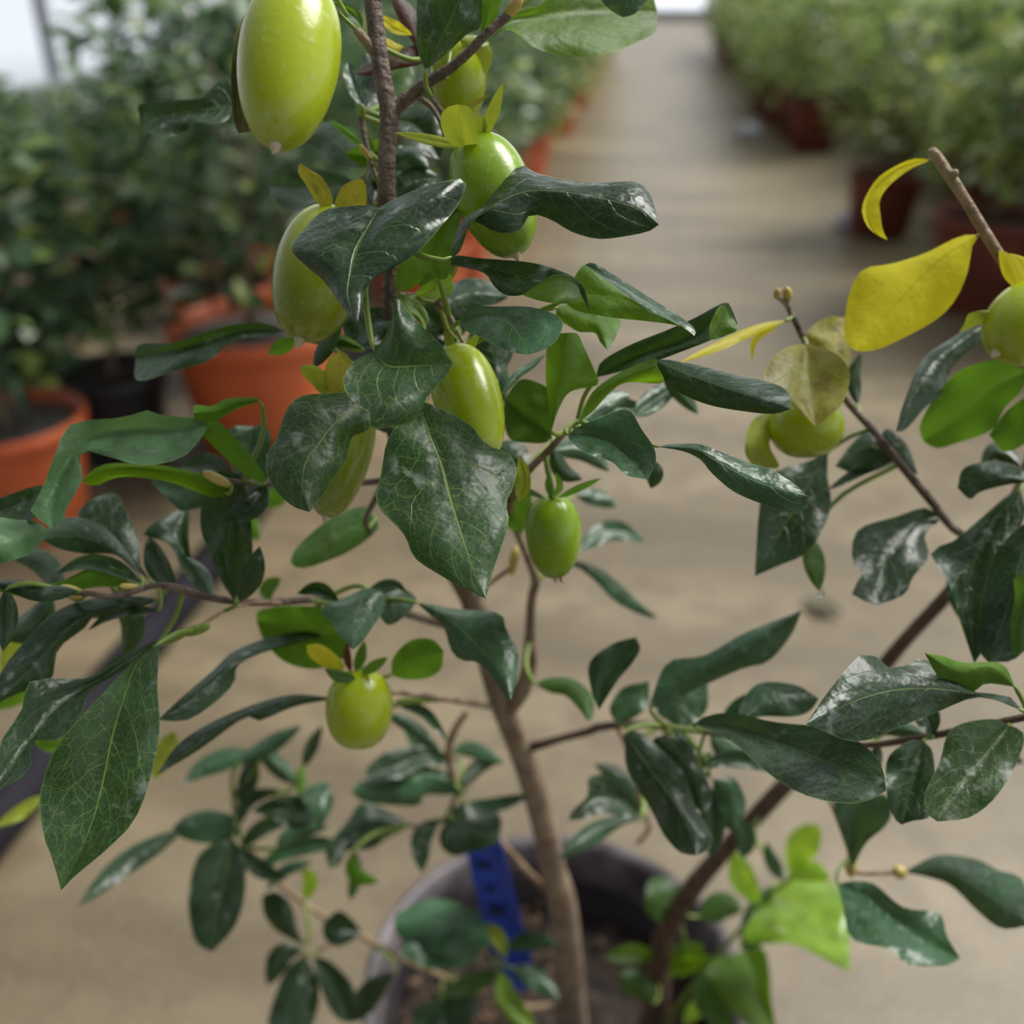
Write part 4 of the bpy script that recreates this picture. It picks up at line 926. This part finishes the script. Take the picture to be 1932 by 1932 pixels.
for a_, i, (mt, v, f, u, mi, ar) in geos[100:]:
    k = len(V_); V_ += v; U_ += u; F_ += [tuple(j + k for j in q) for q in f]; MI += [len(mts) if m_ == 1 else mts.index(mt) for m_ in mi]
tag(newobj('leaf', V_, F_, [M[m_] for m_ in mts] + [M['pet']], root, U_, MI), kind='stuff')

# ---- fruits: material | top x,y,d | tip x,y,d | width px | blunt | lobes (leaf specs ; separated) | stalk
def fruit(mt, top, tip, wpx, stalk=None, lobes=(), label=None, shp=1.0, nub=True):
    a, b = P(*top), P(*tip); ax = b - a; L_ = ax.length; ax.normalize(); R_ = wpx / 2 * (top[2] + tip[2]) / 2 / FPX
    s = ax.orthogonal().normalized(); q = ax.cross(s); NR, NSG = 30, 36; V_, F_, U_ = [], [], []
    for i in range(NR + 1):
        t_ = i / NR; th_ = math.pi * t_
        # profile: blunt shoulders, narrowing to the tip
        z = (1 - math.cos(th_)) / 2; r_ = math.sin(th_) ** 0.80 * (1 + 0.10 * shp * math.cos(th_) - 0.02)
        z -= 0.035 * math.exp(-(r_ / .28) ** 2) * (-1 if t_ < .5 else 0) * 1
        for k in range(NSG):
            a_ = 2 * math.pi * k / NSG; rr = r_ * (1 + .007 * math.cos(4 * a_))
            V_.append(a + ax * L_ * z + (s * math.cos(a_) + q * math.sin(a_)) * R_ * rr); U_.append((k / NSG, t_))
    for i in range(NR):
        for k in range(NSG): F_.append((i * NSG + k, i * NSG + (k + 1) % NSG, (i + 1) * NSG + (k + 1) % NSG, (i + 1) * NSG + k))
    n0 = (V_[F_[600][2]] - V_[F_[600][0]]).cross(V_[F_[600][3]] - V_[F_[600][1]])
    if n0.dot(V_[F_[600][0]] - (a + ax * L_ * .5)) < 0: F_ = [q_[::-1] for q_ in F_]
    o = newobj('persimmon', V_, F_, [M[mt]], root, U_)
    if nub:
        v, f, u = tube_geo([b - ax * R_ * .10, b + ax * R_ * .04, b + ax * R_ * .14, b + ax * R_ * .2 + s * R_ * .02], [R_ * .16, R_ * .11, R_ * .06, R_ * .015], 9)
        newobj('fruit_tip', v, f, [M['tip']], o)
    if stalk:
        pts, rr = PR(stalk); v, f, u = tube_geo(cr_sample(pts + [a + ax * R_ * .06], 14), [rr[0] + (rr[-1] - rr[0]) * i / 13 for i in range(14)], 8)
        newobj('stalk', v, f, [M['pet'] if 'fruit' in mt else M['bark']], o)
    for lb in lobes:
        m_, V2, F2, U2, MI2, ar = leaf_geo(lb, 14, 4, 3); newobj('calyx_lobe', V2, F2, [M[m_]], o, U2)
    return o
fruit('fruit', (568, -28, .312), (520, 274, .300), 192, '655,30,.335,9 630,-10,.33,9 590,-40,.32,9', (
    'c|.305,.30|0|570,-26 600,-60 650,-80|w60|w60|nf', 'k|.315,.31|0|566,-26 520,-50 490,-90|w60|w60|nf'))
fruit('fruit', (862, 66, .372), (868, 232, .378), 106, '842,150,.36,8 850,100,.365,8', (
    'c|.362,.372|.1|866,72 905,95 918,140|w44|w40|nf', 'o|.355,.352|0|868,222 890,200 925,178|w12|w10|nf'), shp=.4, nub=False)
fruit('fruit2', (893, 262, .350), (974, 480, .345), 152, '838,262,.352,9 850,275,.35,9 880,268,.349,9', (
    'c|.340,.325|0|878,278 868,240 864,197|850,272 834,245 832,218 845,202|902,270 900,240 894,215 882,200|nf',
    'c|.345,.335|0|912,264 928,215 949,156|w22|w26|nf', 'c|.345,.34|0|905,262 906,235 904,212|w26|w26|nf',
    'c|.348,.345|0|884,278 830,268 745,250|w20|w22|nf'))
fruit('fruit3', (640, 398, .362), (566, 640, .352), 176, None, (
    'yc|.352,.34|0|622,398 598,350 566,308|628,372 608,335 585,320|600,385 578,350 562,325|nf',
    'yc|.354,.34|0|655,398 660,370 682,337|632,392 640,360 655,345|688,390 692,368 690,348|nf'))
fruit('fruit', (855, 658, .362), (915, 868, .345), 132, '868,640,.375,9 862,650,.37,9', (
    'c|.362,.36|0|862,668 885,655 905,625|w20|w18|nf', 'c|.36,.36|0|858,668 850,650 838,622|w18|w18|nf'))
fruit('fruit3', (672, 745, .372), (614, 975, .362), 116, '700,700,.39,8 680,725,.38,8', (
    'c|.365,.345|0|622,742 595,715 567,690|630,722 605,695 585,688|605,742 588,725 570,705|nf',
    'o|.365,.345|0|640,745 648,700 640,664|616,735 612,700 622,675|668,725 668,695 655,668|nf'))
fruit('fruit2', (1040, 934, .392), (1048, 1090, .398), 108, '1028,855,.385,10 1034,890,.386,9 1040,915,.388,12', (
    'g|.388,.38|0|1030,942 1000,928 958,913|w12|w12|nf', 'g|.388,.375|0|1052,940 1090,922 1135,902|w14|w14|nf',
    'g|.39,.38|0|1042,938 1056,918 1048,890|w14|w14|nf', 'g|.385,.38|0|1038,938 1034,915 1036,890|w12|w12|nf'), shp=1.15)
fruit('fruit', (682, 1262, .432), (674, 1414, .425), 130, '690,1240,.436,8 684,1250,.434,8', (
    'y|.425,.41|0|642,1270 612,1245 578,1218|650,1255 625,1228 600,1215|628,1268 600,1252 582,1236|nf',
    'b|.428,.42|0|662,1268 655,1240 656,1210|w16|w16|nf', 'g|.428,.42|0|670,1268 682,1235 688,1208|w22|w20|nf',
    'g|.425,.415|0|680,1274 705,1258 732,1240|w22|w20|nf', 'g|.42,.41|0|672,1280 640,1276 612,1262|w24|w24|nf'), shp=.3, nub=False)
fruit('fruit', (1520, 752, .405), (1522, 862, .402), 142, None, (), shp=.2, nub=False)
fruit('fruit', (1990, 560, .375), (1880, 665, .37), 150, '1925,548,.39,8 1960,545,.385,8', (
    'c|.37,.38|0|1878,600 1850,590 1808,628|1875,585 1830,590 1820,610|1870,612 1850,612|nf',
    'y|.385,.375|0|1925,545 1905,500 1885,472|w40|w36|nf', 'y|.375,.372|0|1945,560 1935,510 1905,478|w40|w36|nf'))

# buds
def bud(x, y, d, x2, y2, wpx, mt='bud'):
    a, b = P(x, y, d), P(x2, y2, d - .004); pts = [a.lerp(b, k / 8) for k in range(9)]; R_ = wpx / 2 * d / FPX
    v, f, u = tube_geo(pts, [R_ * (0.25 + .75 * math.sin(math.pi * min(1, (k + 1.2) / 10)) ** .7) * (1 if k < 8 else .3) for k in range(9)], 9)
    newobj('bud', v, f, [M[mt]], root)
for q in [(965, 1082, .48, 974, 1030, 18), (684, 222, .37, 680, 195, 16, 'pet'), (698, 300, .37, 678, 272, 12), (350, 1195, .382, 396, 1180, 20, 'pet'), (300, 1216, .38, 355, 1192, 16, 'pet'),
          (432, 915, .378, 382, 890, 20), (262, 1108, .385, 225, 1106, 14), (155, 1122, .375, 108, 1110, 26), (1606, 1650, .50, 1604, 1622, 22), (1700, 1650, .50, 1694, 1640, 26),
          (955, 32, .34, 985, -8, 24), (1465, 562, .40, 1468, 545, 14), (1488, 565, .40, 1484, 542, 16), (1796, 336, .376, 1804, 322, 16, 'twig'), (728, 1150, .46, 738, 1132, 18), (1058, 1092, .395, 1062, 1098, 8, 'twig')]:
    bud(*q)
# water drop at a leaf tip
M['water'], t, N, L = nm('water_drop')
o_ = N.new('ShaderNodeOutputMaterial'); g_ = N.new('ShaderNodeBsdfPrincipled'); L.new(g_.outputs[0], o_.inputs[0])
g_.inputs['Transmission Weight'].default_value = 1.0; g_.inputs['IOR'].default_value = 1.33; g_.inputs['Roughness'].default_value = 0.02
c = P(1547, 1117, .424); v, f = lathe([(0.0001, -.0021), (.0013, -.0018), (.0022, -.0006), (.0022, .0006), (.0013, .0017), (0.0001, .0022)], 14, tuple(c))
tag(newobj('water_drop', v, f, [M['water']]), 'clear water drop hanging from the tip of a small green leaf over the floor', 'drop')

# ================================================================== BLUE PLANT LABEL stuck in the pot
M['tagblue'] = plain('blue_plastic', (0.008, 0.045, 0.40), 0.40, col2=(0.012, 0.060, 0.48), scale=20)
M['ink'] = plain('black_marker', (0.003, 0.005, 0.022), 0.6)
def quadstrip(rows):
    V_ = [p for r_ in rows for p in r_]; n = len(rows[0]); F_ = []
    for i in range(len(rows) - 1):
        for k in range(n - 1): F_.append((i * n + k, i * n + k + 1, (i + 1) * n + k + 1, (i + 1) * n + k))
    return V_, F_
TL, TF, TR_, BL, BF, BR_ = P(870, 1568, .635), P(924, 1576, .640), P(941, 1580, .632), P(944, 1870, .775), P(994, 1870, .780), P(1016, 1870, .772)
rows = []
for i in range(13):
    t_ = i / 12; rows.append([TL.lerp(BL, t_), TL.lerp(BL, t_).lerp(TF.lerp(BF, t_), .5), TF.lerp(BF, t_), TR_.lerp(BR_, t_)])
v, f = quadstrip(rows)
lab = newobj('plant_label', v, f, [M['tagblue']], smooth=False)
sm = lab.modifiers.new('thickness', 'SOLIDIFY'); sm.thickness = 0.0012; sm.offset = 1
tag(lab, 'bright blue plastic plant label with black handwriting stuck in the front pot', 'plant label')
E1 = (TF - TL).normalized(); E2 = (BL - TL).normalized(); NN = E1.cross(E2).normalized()
if NN.dot(FW) > 0: NN = -NN
def strokes(px, py, d, sc, segs):
    c = P(px, py, d)
    # drop onto the label's face
    c = c + NN * ((TL - c).dot(NN) + .0016)
    V_, F_ = [], []
    for x0, y0, x1, y1 in segs:
        a, b = c + (E1 * x0 + E2 * y0) * sc, c + (E1 * x1 + E2 * y1) * sc; t_ = (b - a).normalized(); s_ = t_.cross(NN) * .0007; k = len(V_)
        V_ += [a - s_, a + s_, b + s_, b - s_] + [q + NN * .0002 for q in (a - s_, a + s_, b + s_, b - s_)]
        F_ += [(k, k + 1, k + 2, k + 3), (k + 7, k + 6, k + 5, k + 4), (k, k + 4, k + 5, k + 1), (k + 1, k + 5, k + 6, k + 2), (k + 2, k + 6, k + 7, k + 3), (k + 3, k + 7, k + 4, k)]
    newobj('handwriting', V_, F_, [M['ink']], lab, smooth=False)
strokes(911, 1630, .66, .0058, [(-1, -.5, 1, -.5), (-.8, .3, .9, .3), (0, -1, 0, .9), (-.3, 0, -1, 1), (.3, 0, 1, 1)])
strokes(924, 1672, .68, .0050, [(-.8, -.6, .8, -.6), (-.9, .5, .9, .5), (0, -.6, 0, 1), (.5, -.1, .9, .2)])
strokes(938, 1706, .70, .0070, [(-1, -.8, 1, -.8), (-1, -.2, 1, -.2), (-.9, .4, .9, .4), (-1, 1, 1, 1), (-.5, -.8, -.5, 1), (.5, -.8, .5, 1), (0, -1.1, 0, 1)])
